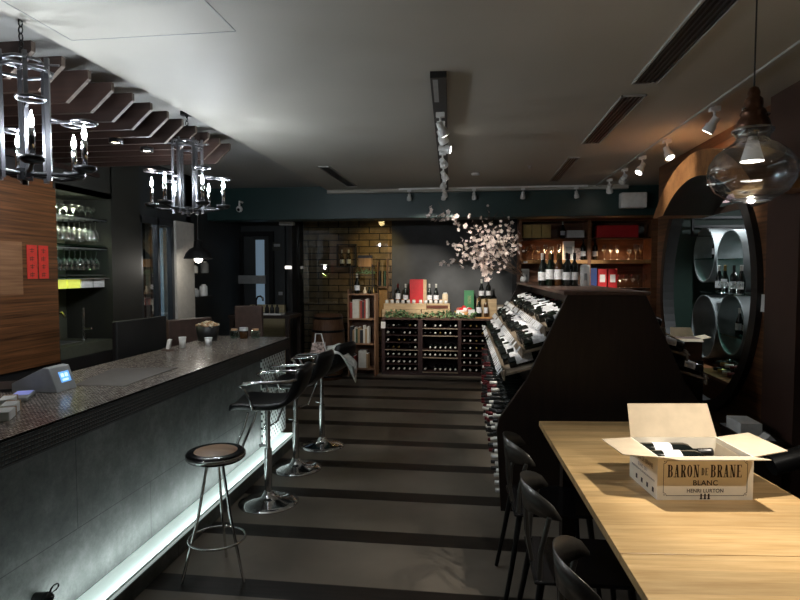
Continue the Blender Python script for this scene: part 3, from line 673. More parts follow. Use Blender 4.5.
# --- niche with hanging wine glasses
_before = set(col.objects)
def glass_mesh(h=0.20, r=0.036):
    return [(r*0.95,0.0),(r*0.97,0.004),(0.006,0.008),(0.004,0.02),(0.004,h*0.45),(0.012,h*0.50),(r*0.95,h*0.66),(r,h*0.78),(r*0.78,h)]
def wine_glass(h=0.20, r=0.036, grp=None):
    t = thing('wine_glass', '', 'wine glass', (0,0,0), 0, grp)
    MB().lathe([(0.006,h*0.46),(0.014,h*0.50),(r*0.92,h*0.64),(r,h*0.76),(r*0.80,h)], 14).build('bowl', 'clear_glass', t)
    MB().lathe([(0.001,0.0),(r*0.95,0.0),(r*0.95,0.003),(0.005,0.008),(0.004,h*0.2),(0.005,h*0.46),(0.001,h*0.47)], 14).build('stem', 'clear_glass', t)
    return t
wg = Proto(wine_glass())
for row, (z, nm_) in enumerate(((2.065, 'upper'), (1.80, 'lower'))):
    rk = thing('glass_rack', '%s glass rack of thin metal rails in the green-lit niche' % nm_, 'rack', (-3.65, 5.09, z), 0, 'glass racks in the niche')
    for x in (-0.17,-0.09,-0.01,0.07,0.15,0.21): MB().box(x-0.004, x+0.004, -0.35, 0.35, -0.004, 0.004).build('rail', 'brushed_steel', rk)
    MB().box(-0.18, 0.22, -0.36, -0.35, -0.006, 0.02).box(-0.18, 0.22, 0.35, 0.36, -0.006, 0.02).build('crossbar', 'black_metal', rk)
    sh = tag(MB().box(-3.86, -3.44, 4.74, 5.43, z-0.265+0.02, z-0.265+0.032).build('glass_shelf', 'shelf_glass' if row else 'shelf_glass'), '%s clear shelf under the hanging glasses' % nm_, 'shelf', 'clear shelves in the niche')
    for k in range(9):
        for j, x in enumerate((-3.50, -3.66)):
            wg.put((x, 4.79+0.072*k, z+0.008), (R(180),0,0), 'stemmed glass hanging upside down in the %s rack, %s row' % (nm_, ['front','rear'][j]), 'glasses hanging in the niche')
for k in range(7):
    wg.put((-3.52, 4.84+0.085*k, 2.083), (0,0,0), 'stemmed glass standing upright above the upper rack', 'glasses standing above the upper rack', scale=(1,1,0.5))
for k in range(4):
    tag(MB().box(0, 0.16, 0, 0.15, 0, 0.075).build('price_card', 'green_glow' if k < 2 else 'paper', loc=(-3.62, 4.76+0.17*k, 1.45)), '%s card hanging below the lower rack, %s' % ('yellow-green self-glowing' if k < 2 else 'white', ['leftmost','second','third','rightmost'][k]), 'card', 'cards below the glass racks')  # first two cards emit, standing in for the green light falling on them
tag(MB().box(-3.86, -3.42, 4.73, 5.44, 1.527, 1.535).build('lower_rail_shelf', 'brushed_steel'), 'thin metal shelf edge above the hanging cards', 'shelf')
t = thing('back_bar_sink', 'back bar worktop with sink below the glass racks', 'worktop', (-3.64, 5.09, 0))
MB().box(-0.22, 0.24, -0.35, 0.34, 0.86, 0.96).build('worktop', 'niche_back', t)
MB().box(-0.12, 0.10, -0.25, 0.1, 0.955, 0.965).build('basin', 'brushed_steel', t)
MB().box(-0.22, 0.24, -0.35, 0.34, 0.0, 0.86).build('base_cabinet', 'black_paint', t)
for k, (y, lab) in enumerate(((4.87, 'curved chrome tap on the back bar, left one'), (5.25, 'straight chrome tap on the back bar, right one'))):
    t = thing('tap', lab, 'tap', (-3.56, y, 0.965))
    if k == 0: MB().tube([(0,0,0),(0,0,0.22),(0.03,0,0.27),(0.08,0,0.28),(0.11,0,0.24)], 0.011, 8).build('spout', 'chrome', t)
    else: MB().tube([(0,0,0),(0,0,0.30)], 0.012, 8).tube([(0,0,0.10),(0.08,0,0.11)], 0.010, 8).build('spout', 'chrome', t)
    MB().cyl((0,0,0),(0,0,0.015),0.026).build('tap_base', 'chrome', t)
lamp('SPOT', 'niche_light', (-3.50, 5.05, 2.25), 34.0, (0.90,0.95,0.62), None, (-0.15,0,-1), size=0.06, cone=120)
lamp('POINT', 'niche_light', (-3.50, 5.0, 1.50), 9.0, (0.75,0.80,0.28), None, size=0.05)
# red paper couplets on the plank wall
for k, y in enumerate((4.45, 4.57)):
    t = thing('red_banner', 'vertical red paper strip with dark writing on the plank wall, %s' % ['left one','right one'][k], 'banner', (XL+0.002, y, 1.665), 0, 'red paper strips on the plank wall')
    MB().box(0, 0.003, -0.052, 0.052, -0.125, 0.135).build('paper', 'red_paper', t)
    for q in range(4):
        z = 0.10 - q*0.062; g = MB()
        g.box(0.003, 0.0038, -0.022, 0.022, z-0.003, z+0.003).box(0.003, 0.0038, -0.003, 0.003, z-0.026, z+0.012).box(0.003, 0.0038, -0.018, 0.018, z-0.018, z-0.013)
        if q % 2: g.box(0.003, 0.0038, -0.022, -0.017, z-0.024, z)
        g.build('character', 'gold_ink', t)
# square niche panel of paler wood
tag(MB().box(0,0.006,-0.40,-0.14,-0.2,0.2).build('wood_panel', 'panel_wood', loc=(XL,4.44+0.05,1.62)), 'small paler wood panel left of the red strips', 'panel')

shift_new(-0.35)
# --- dome pendant over the rear table
t = thing('dome_pendant', 'grey metal dome pendant with a lit bulb at the back left', 'pendant lamp', (-3.06, 6.15, 0))
MB().lathe([(0.155,1.735),(0.150,1.75),(0.13,1.80),(0.09,1.845),(0.05,1.865),(0.045,1.93),(0.02,1.945),(0.02,1.935),(0.04,1.86),(0.085,1.838),(0.125,1.79),(0.148,1.735)], 24, close=True).build('shade', 'black_paint', t)
MB().ball((0,0,1.735), 0.045).build('bulb', 'bulb_warm', t)
MB().cyl((0,0,1.94),(0,0,2.74),0.004, n=6).build('cord', 'black_paint', t)
lamp('POINT', 'light', (0,0,1.66), 3, (1,0.95,0.85), t, size=0.03)
# small wall shelves
for k, (z, lab) in enumerate(((1.56, 'upper'), (1.27, 'lower'))):
    tag(MB().box(-3.70, -3.36, 6.72, 7.14, z-0.012, z+0.012).build('wall_shelf', 'black_paint'), '%s small black wall shelf beside the white column' % lab, 'shelf', 'small black wall shelves')
for k, (x, y, z, mat, lab) in enumerate(((-3.44,6.79,1.572,'white_plastic','white jar on the left of the upper wall shelf'),(-3.42,7.04,1.572,'grey_plastic','grey jar on the right of the upper wall shelf'),
        (-3.44,6.82,1.282,'grey_plastic','round grey jar on the lower wall shelf'),(-3.42,7.00,1.282,'white_plastic','tall white jar on the lower wall shelf'))):
    t = thing('storage_jar', lab, 'jar', (x, y, z)); h = 0.15 if k in (1, 3) else 0.10
    MB().lathe([(0.001,0),(0.045,0),(0.05,0.02),(0.048,h*0.8),(0.03,h*0.92),(0.001,h*0.92)], 14).build('jar_body', mat, t)
    MB().cyl((0,0,h*0.92),(0,0,h),0.028).build('lid', 'foil_white', t)
# the door at the back left
dr = struct(MB().box(-3.72, -3.64, 8.82, 8.9, 0, 2.14).box(-3.22, -3.15, 8.82, 8.9, 0, 2.14).box(-3.72, -3.15, 8.82, 8.9, 2.14, 2.22).build('door_1', 'black_metal'), 'dark glazed door at the back left')
MB().box(-3.64, -3.22, 8.85, 8.87, 0.0, 2.14).build('door_leaf', 'dark_wall', dr)
MB().box(-3.44, -3.30, 8.838, 8.85, 0.45, 2.09).build('lit_strip', 'blue_self_glow', dr)
MB().box(-3.74, -3.26, 8.76, 8.80, 1.40, 1.53).build('push_plate', 'grey_plastic', dr)
for k, (x, z, w_, h, mat, nm_, lab, cat) in enumerate(((-3.08, 1.98, 0.15, 0.13, 'pier', 'wall_notice', 'faint grey notice high on the dark wall right of the door', 'notice'),
        (-3.03, 1.22, 0.10, 0.16, 'pier', 'wall_notice', 'faint grey notice low on the dark wall right of the door', 'notice'),
        (-3.90, 1.62, 0.10, 0.20, 'book_red', 'framed_notice', 'small red and cream notice left of the door', 'notice'))):
    tag(MB().box(x-w_/2, x+w_/2, 8.812, 8.82, z-h/2, z+h/2).box(x-w_/3, x+w_/3, 8.810, 8.812, z, z+h/3, mat=1).build(nm_, [mat, 'cream_card' if k == 2 else 'grey_plastic']), lab, cat)
struct(MB().box(-3.04, -2.98+0.02, 8.82, 8.9, 0, 2.30).box(-4.1,-3.72,8.82,8.9,0,2.3).build('wall_back_panel', 'dark_wall'), 'dark panel either side of the door')
tag(MB().box(-2.97,-2.75,8.60,8.70,2.30,2.345).build('emergency_light', 'white_plastic'), 'small white emergency light above the back left corner', 'light fixture')
tag(MB().lathe([(0.001,-0.03),(0.05,-0.03),(0.055,0.0),(0.045,0.02),(0.001,0.02)], 14).build('wall_sensor', 'bulb_soft', loc=(-2.83,8.6,1.66)), 'small round white self-glowing sensor on the dark post', 'light fixture')  # sensor body given a glow of its own
t = thing('security_camera', 'small white dome camera under the dark beam at the left', 'camera', (-3.18, 7.60, 2.44))
MB().cyl((0,0,0.10),(0,0.11,0.10),0.012).cyl((0,0,0.02),(0,0,0.11),0.012).build('bracket', 'white_plastic', t)
MB().ball((0,0,0), 0.045).build('dome', 'white_plastic', t)
MB().ball((0,-0.03,-0.01), 0.022).build('lens', 'gloss_black', t)

# ================================================================ STOOLS
t = thing('round_stool', 'round stool with worn tan seat on thin steel legs, nearest the viewer', 'stool', (-1.335, 2.84, 0.0))
t.scale = (0.93, 0.93, 1.0)
MB().lathe([(0.001,0.622),(0.150,0.622),(0.158,0.629),(0.160,0.647),(0.156,0.662),(0.150,0.665),(0.001,0.665)], 36).build('seat_rim', 'gloss_black', t)
MB().lathe([(0.118,0.6655),(0.10,0.671),(0.001,0.674)], 32).build('seat_pad', 'stool_top', t)
MB().lathe([(0.158,0.635),(0.163,0.635),(0.163,0.653),(0.158,0.653)], 36, close=True).build('rim_band', 'chrome', t)
for a in (100, 220, 340):
    MB().tube([(0.045*math.cos(R(a)),0.045*math.sin(R(a)),0.622),(0.10*math.cos(R(a)),0.10*math.sin(R(a)),0.34),(0.195*math.cos(R(a)),0.195*math.sin(R(a)),0.006)], 0.0085, 8).build('leg', 'chrome', t)
MB().tube([(0.155*math.cos(R(q)),0.150*math.sin(R(q)),0.20) for q in range(0,360,10)], 0.006, 6, closed=True).build('foot_ring', 'chrome', t)

def swivel():
    t = thing('swivel_bar_stool', '', 'bar stool', (0,0,0), 0, 'black swivel stools along the bar')
    # seat shell: profile in x (front -x, back +x), swept across y with rounded ends
    pr = [(-0.235,0.690),(-0.215,0.712),(-0.15,0.722),(-0.05,0.712),(0.06,0.708),(0.13,0.722),(0.185,0.765),(0.225,0.84),(0.250,0.92),(0.262,0.98)]
    def shell(off, th):
        vs = []; k = len(pr); ns = 13
        for j in range(ns):
            s_ = -1 + 2*j/(ns-1)
            for i, (x, z) in enumerate(pr):
                wd = 0.205 - 0.05*(i/(k-1))**2 - (0.035 if i == 0 else 0.0)
                y = s_*wd; curl = 0.035*s_*s_
                if i >= 6: vs.append((x-curl*1.2, y, z-0.02*s_**4))
                else: vs.append((x+(0.02*s_**4 if i < 2 else 0), y, z+curl*0.6))
        vs2 = [(v[0]+(th*1.3 if (n_ % k) >= 6 else 0), v[1], v[2]-(th if (n_ % k) < 6 else th*0.25)) for n_, v in enumerate(vs)]
        fs = []
        for j in range(ns-1):
            for i in range(k-1):
                a = j*k+i; fs.append((a, a+1, a+k+1, a+k))
                b_ = a + ns*k; fs.append((b_, b_+k, b_+k+1, b_+1))
        q = ns*k
        for i in range(k-1): fs += [(i, q+i, q+i+1, i+1), ((ns-1)*k+i, (ns-1)*k+i+1, q+(ns-1)*k+i+1, q+(ns-1)*k+i)]
        for j in range(ns-1): fs += [(j*k, (j+1)*k, q+(j+1)*k, q+j*k), (j*k+k-1, q+j*k+k-1, q+(j+1)*k+k-1, (j+1)*k+k-1)]
        return MB().add(vs+vs2, fs, True)
    s_ = shell(0, 0.045).build('seat_shell', 'black_leather', t); s_.modifiers.new('sub', 'SUBSURF').levels = 1; s_.modifiers['sub'].render_levels = 1
    for sy in (-1, 1):
        y = sy*0.215
        MB().tube([(-0.03,sy*0.16,0.685),(-0.045,y,0.70),(-0.06,y,0.76),(-0.10,y,0.835),(-0.13,y,0.855),(-0.10,y+0.004*sy,0.868),(0.0,y,0.876),(0.12,y,0.880),(0.19,sy*0.20,0.882),(0.235,sy*0.155,0.885)], 0.0095, 8).build('armrest', 'chrome', t)
    MB().cyl((0,0,0.02),(0,0,0.38),0.026).cyl((0,0,0.38),(0,0,0.67),0.017).build('gas_column', 'chrome', t)
    MB().box(-0.09,0.09,-0.07,0.07,0.665,0.68).build('seat_plate', 'black_metal', t)
    MB().lathe([(0.001,0.0),(0.205,0.0),(0.205,0.006),(0.16,0.016),(0.09,0.028),(0.05,0.045),(0.034,0.075),(0.028,0.085),(0.001,0.085)], 36).build('base_disc', 'chrome', t)
    MB().tube([(-0.02,0.0,0.40),(-0.06,0,0.40)], 0.01, 6).tube([(-0.10,-0.13,0.66),(-0.13,-0.13,0.55),(-0.22,-0.13,0.345),(-0.235,-0.10,0.33),(-0.235,0.10,0.33),(-0.22,0.13,0.345),(-0.13,0.13,0.55),(-0.10,0.13,0.66)], 0.009, 8).build('footrest', 'chrome', t)
    MB().tube([(0.03,0.05,0.66),(0.05,0.17,0.645)], 0.005, 6).build('height_lever', 'chrome', t)
    return t
sw = Proto(swivel())
sw.put((-1.407, 3.80, 0), (0,0,R(6)), 'black swivel bar stool with chrome armrests, nearest of the three')
sw.put((-1.43, 4.50, 0), (0,0,R(-5)), 'black swivel bar stool with chrome armrests, middle of the three')
sw.put((-1.38, 5.12, 0), (0,0,R(-16)), 'black swivel bar stool with a pale cloth over it, farthest of the three')
# cloth thrown over the far stool
cl = MB(); nx_, ny_ = 12, 9; vs = []
for i in range(nx_):
    for j in range(ny_):
        u, v = i/(nx_-1), j/(ny_-1)
        x = -1.36 + 0.34*u; y = 5.02 - 0.17*v + 0.02*math.sin(u*6)
        z = 0.90 + 0.06*math.sin(u*3.2) - 0.30*max(0, u-0.55)*2*max(0.15, 1-abs(v-0.4)*1.5) - 0.06*v + 0.012*math.sin(14*u+5*v)
        vs.append((x, y, z))
cl.add(vs, [(i*ny_+j, i*ny_+j+1, (i+1)*ny_+j+1, (i+1)*ny_+j) for i in range(nx_-1) for j in range(ny_-1)], True)
o = tag(cl.build('draped_cloth', 'grey_cloth'), 'pale grey cloth thrown over the back of the farthest bar stool', 'cloth'); md = o.modifiers.new('so', 'SOLIDIFY'); md.thickness = 0.012; o.modifiers.new('ss', 'SUBSURF').render_levels = 1
t = thing('patterned_bag', 'small patterned bag with white handles on the farthest bar stool', 'bag', (-1.36, 4.98, 0.83), R(10))
MB().prism([(-0.09,0.0),(0.07,0.0),(0.05,0.14),(-0.06,0.14)], -0.04, 0.04, 'y').build('bag_body', 'patterned_cloth', t, bevel=0.01)
MB().tube([(-0.04,-0.03,0.13),(-0.03,-0.04,0.22),(0.02,-0.04,0.22),(0.04,-0.03,0.13)], 0.006, 6).tube([(0.04,-0.04,0.14),(0.07,-0.05,0.05),(0.09,-0.06,-0.04)], 0.006, 6).build('handle', 'paper', t)

# ================================================================ TABLE, BOX, CHAIRS
TA = R(5.5)
t = thing('oak_table', 'thick light oak table in the right foreground', 'table', (0.80, 2.2, 0), TA)
def T(x, y):
    dx, dy = x-0.80, y-2.2; return (dx*math.cos(TA)+dy*math.sin(TA), -dx*math.sin(TA)+dy*math.cos(TA))
top = [T(0.365,3.33), T(1.075,3.405), T(1.173,2.592), T(1.208,2.302), T(1.40,0.75), T(0.49,0.70)]
def band(poly, y0, y1):
    for lim, sg in ((y0, 1), (y1, -1)):
        out = []
        for i in range(len(poly)):
            a, b_ = poly[i-1], poly[i]; ia, ib = sg*(a[1]-lim) >= 0, sg*(b_[1]-lim) >= 0
            if ia != ib: u = (lim-a[1])/(b_[1]-a[1]); out.append((a[0]+u*(b_[0]-a[0]), lim))
            if ib: out.append(b_)
        poly = out
    return poly
for y0, y1 in ((-9, -0.385), (-0.381, 0.415), (0.4165, 9)): MB().prism(band(top, y0, y1)[::-1], 0.722, 0.75, 'z').build('table_top', 'oak_top', t, bevel=0.0015)
ed = [T(0.388,3.30), T(1.06,3.375), T(1.155,2.592), T(1.19,2.302), T(1.38,0.78), T(0.512,0.73)]
MB().prism(ed, 0.680, 0.7215, 'z').build('edge_band', 'oak_edge', t, bevel=0.003)
for (x, y) in ((0.50,3.15),(0.95,3.2),(0.62,0.95),(1.25,0.95)):
    px, py = T(x, y); MB().box(px-0.035, px+0.035, py-0.035, py+0.035, 0, 0.68).build('leg', 'espresso', t)

# wine carton: open flaps, printing
bx = thing('wine_carton', 'open white wine carton with printed front standing on the oak table', 'carton', (0.835, 2.372, 0.7505), R(7.4))
W, D, H = 0.178, 0.128, 0.163      # half width, half depth, height
th = 0.004
MB().box(-W, W, -D, -D+th, 0, H).build('front_wall', ['carton_white'], bx)
MB().box(-W, W, D-th, D, 0, H).build('rear_wall', ['carton_white'], bx)
MB().box(-W, -W+th, -D+th, D-th, 0, H).build('side_wall', ['carton_white'], bx)
MB().box(W-th, W, -D+th, D-th, 0, H).build('side_wall', ['carton_white'], bx)
MB().box(-W+th, W-th, -D+th, D-th, 0, 0.004).build('bottom', 'carton_inside', bx)
def flap(pts, name='flap', t_=0.003):
    a, b_, c_ = (Vector(p) for p in pts[:3]); n_ = (b_-a).cross(c_-a).normalized()*t_
    vs = [Vector(p) for p in pts] + [Vector(p)+n_ for p in pts]; k = len(pts)
    MB().add(vs, [list(range(k))[::-1], list(range(k, 2*k))]+[(i,(i+1)%k,k+(i+1)%k,k+i) for i in range(k)]).build(name, 'carton_inside', bx)
flap([(-W,D,H),(W,D,H),(W-0.02,D+0.045,H+0.130),(-W+0.002,D+0.045,H+0.130)], 'rear_flap')
flap([(-W,-D,H),(W,-D,H),(W-0.0,-D-0.100,H+0.022),(-W+0.03,-D-0.100,H+0.022)], 'front_flap')
flap([(-W,D,H),(-W,-D,H),(-W-0.115,-D+0.035,H-0.002),(-W-0.125,D-0.02,H-0.002)], 'left_flap')
flap([(W,-D,H),(W,D,H),(W+0.135,D+0.005,H+0.018),(W+0.145,-D+0.03,H+0.014)], 'right_flap')
MB().box(W-0.035, W-0.032, -D+0.05, D-0.05, 0.06, H-0.01, rot=(0,R(10),0)).build('divider', 'carton_inside', bx)
# printed frame
fz = -D-0.0006
fr_ = MB()
x0, x1, z0, z1 = -W+0.022, W-0.022, 0.016, H-0.014
for a in ((x0+.012,x1-.012,z0,z0+0.0016),(x0+.012,x1-.012,z1-0.0016,z1)): fr_.box(a[0],a[1],fz,-D,a[2],a[3])
for a in ((x0,x0+0.0016,z0+.012,z1-.012),(x1-0.0016,x1,z0+.012,z1-.012)): fr_.box(a[0],a[1],fz,-D,a[2],a[3])
for (cx_, cz_, q0) in ((x0,z0,0),(x1,z0,90),(x1,z1,180),(x0,z1,270)):
    pts = [(cx_+0.012*math.cos(R(q0+q)), fz, cz_+0.012*math.sin(R(q0+q))) for q in range(0,91,15)]
    fr_.tube(pts, 0.0009, 4); fr_.ball((cx_+0.004*(1 if q0 in (0,270) else -1), fz, cz_+0.004*(1 if q0 in (0,90) else -1)), 0.0022, 6)
fr_.build('printed_frame', 'ink', bx)
def text(s, size, x, z, parent, name='printed_text', sx=1.0, off=0.0, mat='ink', rot=(R(90),0,0), y=fz, align='CENTER', ext=0.0):
    cu = bpy.data.curves.new(name, 'FONT'); cu.body = s; cu.size = size; cu.align_x = align; cu.offset = off; cu.extrude = ext; cu.space_character = 1.05
    tmp = bpy.data.objects.new(name, cu); col.objects.link(tmp); bpy.context.view_layer.update()
    me = bpy.data.meshes.new_from_object(tmp.evaluated_get(bpy.context.evaluated_depsgraph_get())); bpy.data.objects.remove(tmp)
    me.materials.clear(); me.materials.append(M[mat])
    o = bpy.data.objects.new(name, me); col.objects.link(o); o.parent = parent; o.location = (x, y, z); o.rotation_euler = rot; o.scale = (sx, 1, 1); return o
yt = -D-0.0010
def glyph(mb, ch, x, z, h):
    """draws one slab-serif capital with its left edge at x; returns its width"""
    w_, st, hl = 0.40*h, 0.125*h, 0.045*h
    def bar(x0, x1, z0, z1): mb.box(x+x0, x+x1, yt, yt+0.0008, z+z0, z+z1)
    def poly(pts): mb.prism([(x+p[0], z+p[1]) for p in pts], yt, yt+0.0008, 'y')
    def ring(cx_, z0, z1, rx, a0_, a1_, ts, tt):
        cz_, rz = (z0+z1)/2, (z1-z0)/2; k = 16
        for i in range(k):
            q = [R(a0_+(a1_-a0_)*(i+j)/k) for j in (0, 1)]
            poly([(cx_+rx*math.cos(q[0]), cz_+rz*math.sin(q[0])), (cx_+rx*math.cos(q[1]), cz_+rz*math.sin(q[1])),
                  (cx_+(rx-ts)*math.cos(q[1]), cz_+(rz-tt)*math.sin(q[1])), (cx_+(rx-ts)*math.cos(q[0]), cz_+(rz-tt)*math.sin(q[0]))])
    def stem(x0, foot=0.05): bar(x0, x0+st, 0, h); bar(x0-foot*h, x0+st+foot*h, 0, hl); bar(x0-foot*h, x0+st+foot*h, h-hl, h)
    if ch == 'O': ring(w_/2, 0, h, w_/2, 0, 360, st, hl)
    elif ch == 'D': stem(0.05*h); bar(0.05*h, w_/2, 0, hl); bar(0.05*h, w_/2, h-hl, h); ring(w_/2, 0, h, w_/2, -90, 90, st, hl)
    elif ch in 'BR':
        stem(0.05*h); bar(0.05*h, w_*0.55, h-hl, h); bar(0.05*h, w_*0.55, 0.49*h, 0.49*h+hl); ring(w_*0.55, 0.49*h, h, w_*0.43, -90, 90, st*0.95, hl)
        if ch == 'B': bar(0.05*h, w_*0.55, 0, hl); ring(w_*0.55, 0, 0.49*h+hl, w_*0.47, -90, 90, st*0.95, hl)
        else: poly([(w_*0.45,0.50*h),(w_*0.45+st,0.50*h),(w_*0.85+st*0.6,0),(w_*0.85-st*0.5,0)]); bar(w_*0.72, w_*1.08, 0, hl)
    elif ch == 'E': stem(0.05*h); [bar(0.05*h, w_*(0.98 if q != 1 else 0.75), (0, 0.47*h, h-hl)[q], (hl, 0.47*h+hl, h)[q]) for q in range(3)]; bar(w_*0.90, w_*0.98, 0, 0.2*h); bar(w_*0.90, w_*0.98, 0.8*h, h)
    elif ch == 'N': bar(0.05*h, 0.05*h+hl, 0, h); bar(w_-hl*1.4, w_-hl*0.4, 0, h); poly([(0.03*h,h),(0.03*h+st,h),(w_-hl*0.5,0),(w_-hl*0.5-st,0)]); bar(-0.03*h,0.16*h,0,hl); bar(-0.05*h,0.12*h,h-hl,h); bar(w_-0.15*h,w_+0.04*h,h-hl,h)
    elif ch == 'A':
        poly([(w_*0.44,h),(w_*0.44+hl*1.2,h),(0.06*h+hl,0),(0.06*h,0)]); poly([(w_*0.40,h),(w_*0.40+st,h),(w_*0.92,0),(w_*0.92-st,0)]); bar(w_*0.22,w_*0.74,0.28*h,0.28*h+hl); bar(-0.04*h,0.19*h,0,hl); bar(w_*0.62,w_*1.06,0,hl)
    return w_
def serif_word(word, xm, z, h, gap=0.115):
    adv = 0.40*h + gap*h; x = xm - (adv*len(word) - gap*h)/2; mb = MB()
    for ch in word: glyph(mb, ch, x, z, h); x += adv
    mb.build('printed_word', 'ink', bx)
serif_word('BARON', -0.083, 0.086, 0.047)
serif_word('DE', -0.003, 0.094, 0.027)
serif_word('BRANE', 0.076, 0.086, 0.047)
text('BLANC', 0.027, 0.0, 0.056, bx, sx=1.05, off=0.0004, y=yt)
text('HENRI LURTON', 0.0195, 0.0, 0.029, bx, sx=0.95, off=0.0003, y=yt)
# serifs for the two big words (slab ends) come with small bars
em = MB()
for x in (-0.014, 0.0, 0.014): em.box(x-0.003, x+0.003, fz, -D, 0.007, 0.024).box(x-0.005, x+0.005, fz, -D, 0.003, 0.007)
em.build('printed_emblem', 'ink', bx)
text('BARON DE BRANE', 0.026, -W-0.001, 0.105, bx, sx=0.8, rot=(R(90),0,R(-90)), y=0.0)
text('BLANC  2021', 0.018, -W-0.001, 0.078, bx, sx=0.8, rot=(R(90),0,R(-90)), y=0.0)
sm = MB()
for z in (0.060, 0.064): sm.box(-W-0.0006, -W, -0.105, 0.105, z, z+0.0012)
for k in range(4): sm.box(-W-0.0006, -W, -0.10+0.05*k, -0.085+0.05*k, 0.018, 0.036)
sm.build('printed_marks', 'ink', bx)

# ---- bottle kinds
def bottle(shape='bordeaux', glass='bottle_glass', foil='foil_black', lab='label_paper', h=0.30, lz=(0.06,0.15), seg=14, cat='wine bottle', label='', name='wine_bottle'):
    r = 0.0375
    if shape == 'bordeaux': prof = [(0.001,0.0),(r*0.9,0.0),(r,0.006),(r,h*0.60),(r*0.9,h*0.66),(0.0155,h*0.735),(0.0140,h*0.80),(0.0140,h*0.985),(0.001,h)]
    else: prof = [(0.001,0.0),(r,0.0),(r*1.07,0.006),(r*1.07,h*0.44),(r*0.95,h*0.52),(0.020,h*0.70),(0.0145,h*0.80),(0.0140,h*0.985),(0.001,h)]
    b_ = MB().lathe(prof, seg).build(name, glass)
    tag(b_, label, cat)
    MB().lathe([(0.0148,h*0.80),(0.0155,h*0.81),(0.0155,h*0.955),(0.0165,h*0.96),(0.0165,h*0.995),(0.001,h*1.003)], seg).build('capsule', foil, b_)
    rr = (r if shape == 'bordeaux' else r*1.07)+0.0007
    n_ = seg; vs = []; fs = []; m_ = 12; 
    for i in range(m_+1):
        a = R(-90-100+200*i/m_)
        for z in lz: vs.append((rr*math.cos(a), rr*math.sin(a), z))
    MB().add(vs, [(i*2, i*2+2, i*2+3, i*2+1) for i in range(m_)], True).build('label', lab, b_)
    return b_
def P_(*a, **k): return Proto(bottle(*a, **k))
B_std = P_(lz=(0.055,0.125)); B_lng = P_('bordeaux','bottle_glass','foil_gold',lz=(0.05,0.165)); B_sm = P_('burgundy','bottle_glass','foil_red',lz=(0.08,0.135)); B_burg = P_('burgundy', 'green_bottle', 'foil_gold'); B_red = P_(foil='foil_red'); B_wht = P_('burgundy', 'bottle_glass', 'foil_white', lz=(0.05,0.125)); B_amb = P_('bordeaux', 'amber_bottle', 'foil_gold')
protos = [B_std, B_burg, B_red, B_wht, B_amb]

# bottles lying in the carton
def lie(dirv, roll=0.0):
    """rotation taking bottle +z (neck) to dirv, label side (-y) turned up"""
    d = Vector(dirv).normalized(); upv = Vector((0,0,1)); y_ = -(upv - d*upv.dot(d)).normalized(); x_ = y_.cross(d)
    m_ = Matrix((x_, y_, d)).transposed()
    return m_ @ Matrix.Rotation(roll, 3, 'Z')
bm_ = Matrix.Rotation(R(7.4), 3, 'Z')
for k, (dy, dz, lab) in enumerate(((0.075,0.125,'wine bottle lying in the open carton, rear of the top layer'), (-0.012,0.121,'wine bottle lying in the open carton, middle of the top layer'), (-0.088,0.117,'wine bottle lying in the open carton, front of the top layer'))):
    p = Vector((0.835, 2.372, 0.7505)) + bm_ @ Vector((-W+0.012, dy, dz-0.008))
    B_std.put(p, bm_ @ lie((1,0,0)), lab, 'bottles in the open carton')
for k, dy in enumerate((0.078,-0.002,-0.082)):
    p = Vector((0.835, 2.372, 0.7505)) + bm_ @ Vector((-W+0.012, dy, 0.043))
    B_burg.put(p, bm_ @ lie((1,0,0)), 'wine bottle lying in the lower layer of the open carton', 'bottles in the lower layer of the carton')

# ---- glass pendant over the table
t = thing('glass_pendant', 'clear glass pendant lamp with copper cap hanging at the top right', 'pendant lamp', (0.952, 2.18, 1.845))
t.scale = (0.84, 0.84, 0.90)
zb = 0.0
MB().lathe([(0.070,zb+0.001),(0.092,zb+0.008),(0.135,zb+0.035),(0.160,zb+0.075),(0.166,zb+0.105),(0.160,zb+0.140),(0.135,zb+0.180),(0.098,zb+0.208),(0.070,zb+0.222),(0.060,zb+0.236),(0.062,zb+0.248),(0.074,zb+0.262),(0.074,zb+0.272),(0.056,zb+0.278)], 48).build('glass_globe', 'lamp_glass', t)
MB().tube([(0.072*math.cos(R(q)),0.072*math.sin(R(q)),zb+0.002) for q in range(0,360,12)], 0.006, 8, closed=True).build('glass_rim', 'rim_glass', t)
MB().lathe([(0.060,zb+0.236),(0.064,zb+0.248),(0.078,zb+0.260),(0.079,zb+0.270),(0.072,zb+0.276)], 40).build('glass_collar', 'rim_glass', t)
MB().lathe([(0.0715,zb+0.218),(0.062,zb+0.232),(0.058,zb+0.236)], 40).build('glass_neck', 'rim_glass', t)
MB().lathe([(0.062,zb+0.272),(0.064,zb+0.285),(0.058,zb+0.305),(0.046,zb+0.322),(0.050,zb+0.330),(0.044,zb+0.345),(0.034,zb+0.352),(0.036,zb+0.368),(0.034,zb+0.385),(0.022,zb+0.397),(0.024,zb+0.410),(0.018,zb+0.428),(0.006,zb+0.435)], 32).build('copper_cap', 'copper', t)
MB().ball((0.058,0.0,zb+0.33), 0.008).ball((-0.050,-0.03,zb+0.345), 0.008).build('cap_screw', 'chrome', t)
o = MB().lathe([(0.016,zb+0.245),(0.022,zb+0.225),(0.040,zb+0.165),(0.044,zb+0.150)], 28).build('bulb_reflector', 'white_plastic', t)
MB().cyl((0,0,zb+0.151),(0,0,zb+0.154),0.041, n=28).build('bulb_face', 'bulb_warm', o)
MB().cyl((0,0,zb+0.245),(0,0,zb+0.275),0.018).build('socket', 'black_metal', t)
MB().cyl((0,0,zb+0.43),(0,0,(ZC-1.845)/0.9),0.0035, n=8).build('cord', 'black_paint', t)
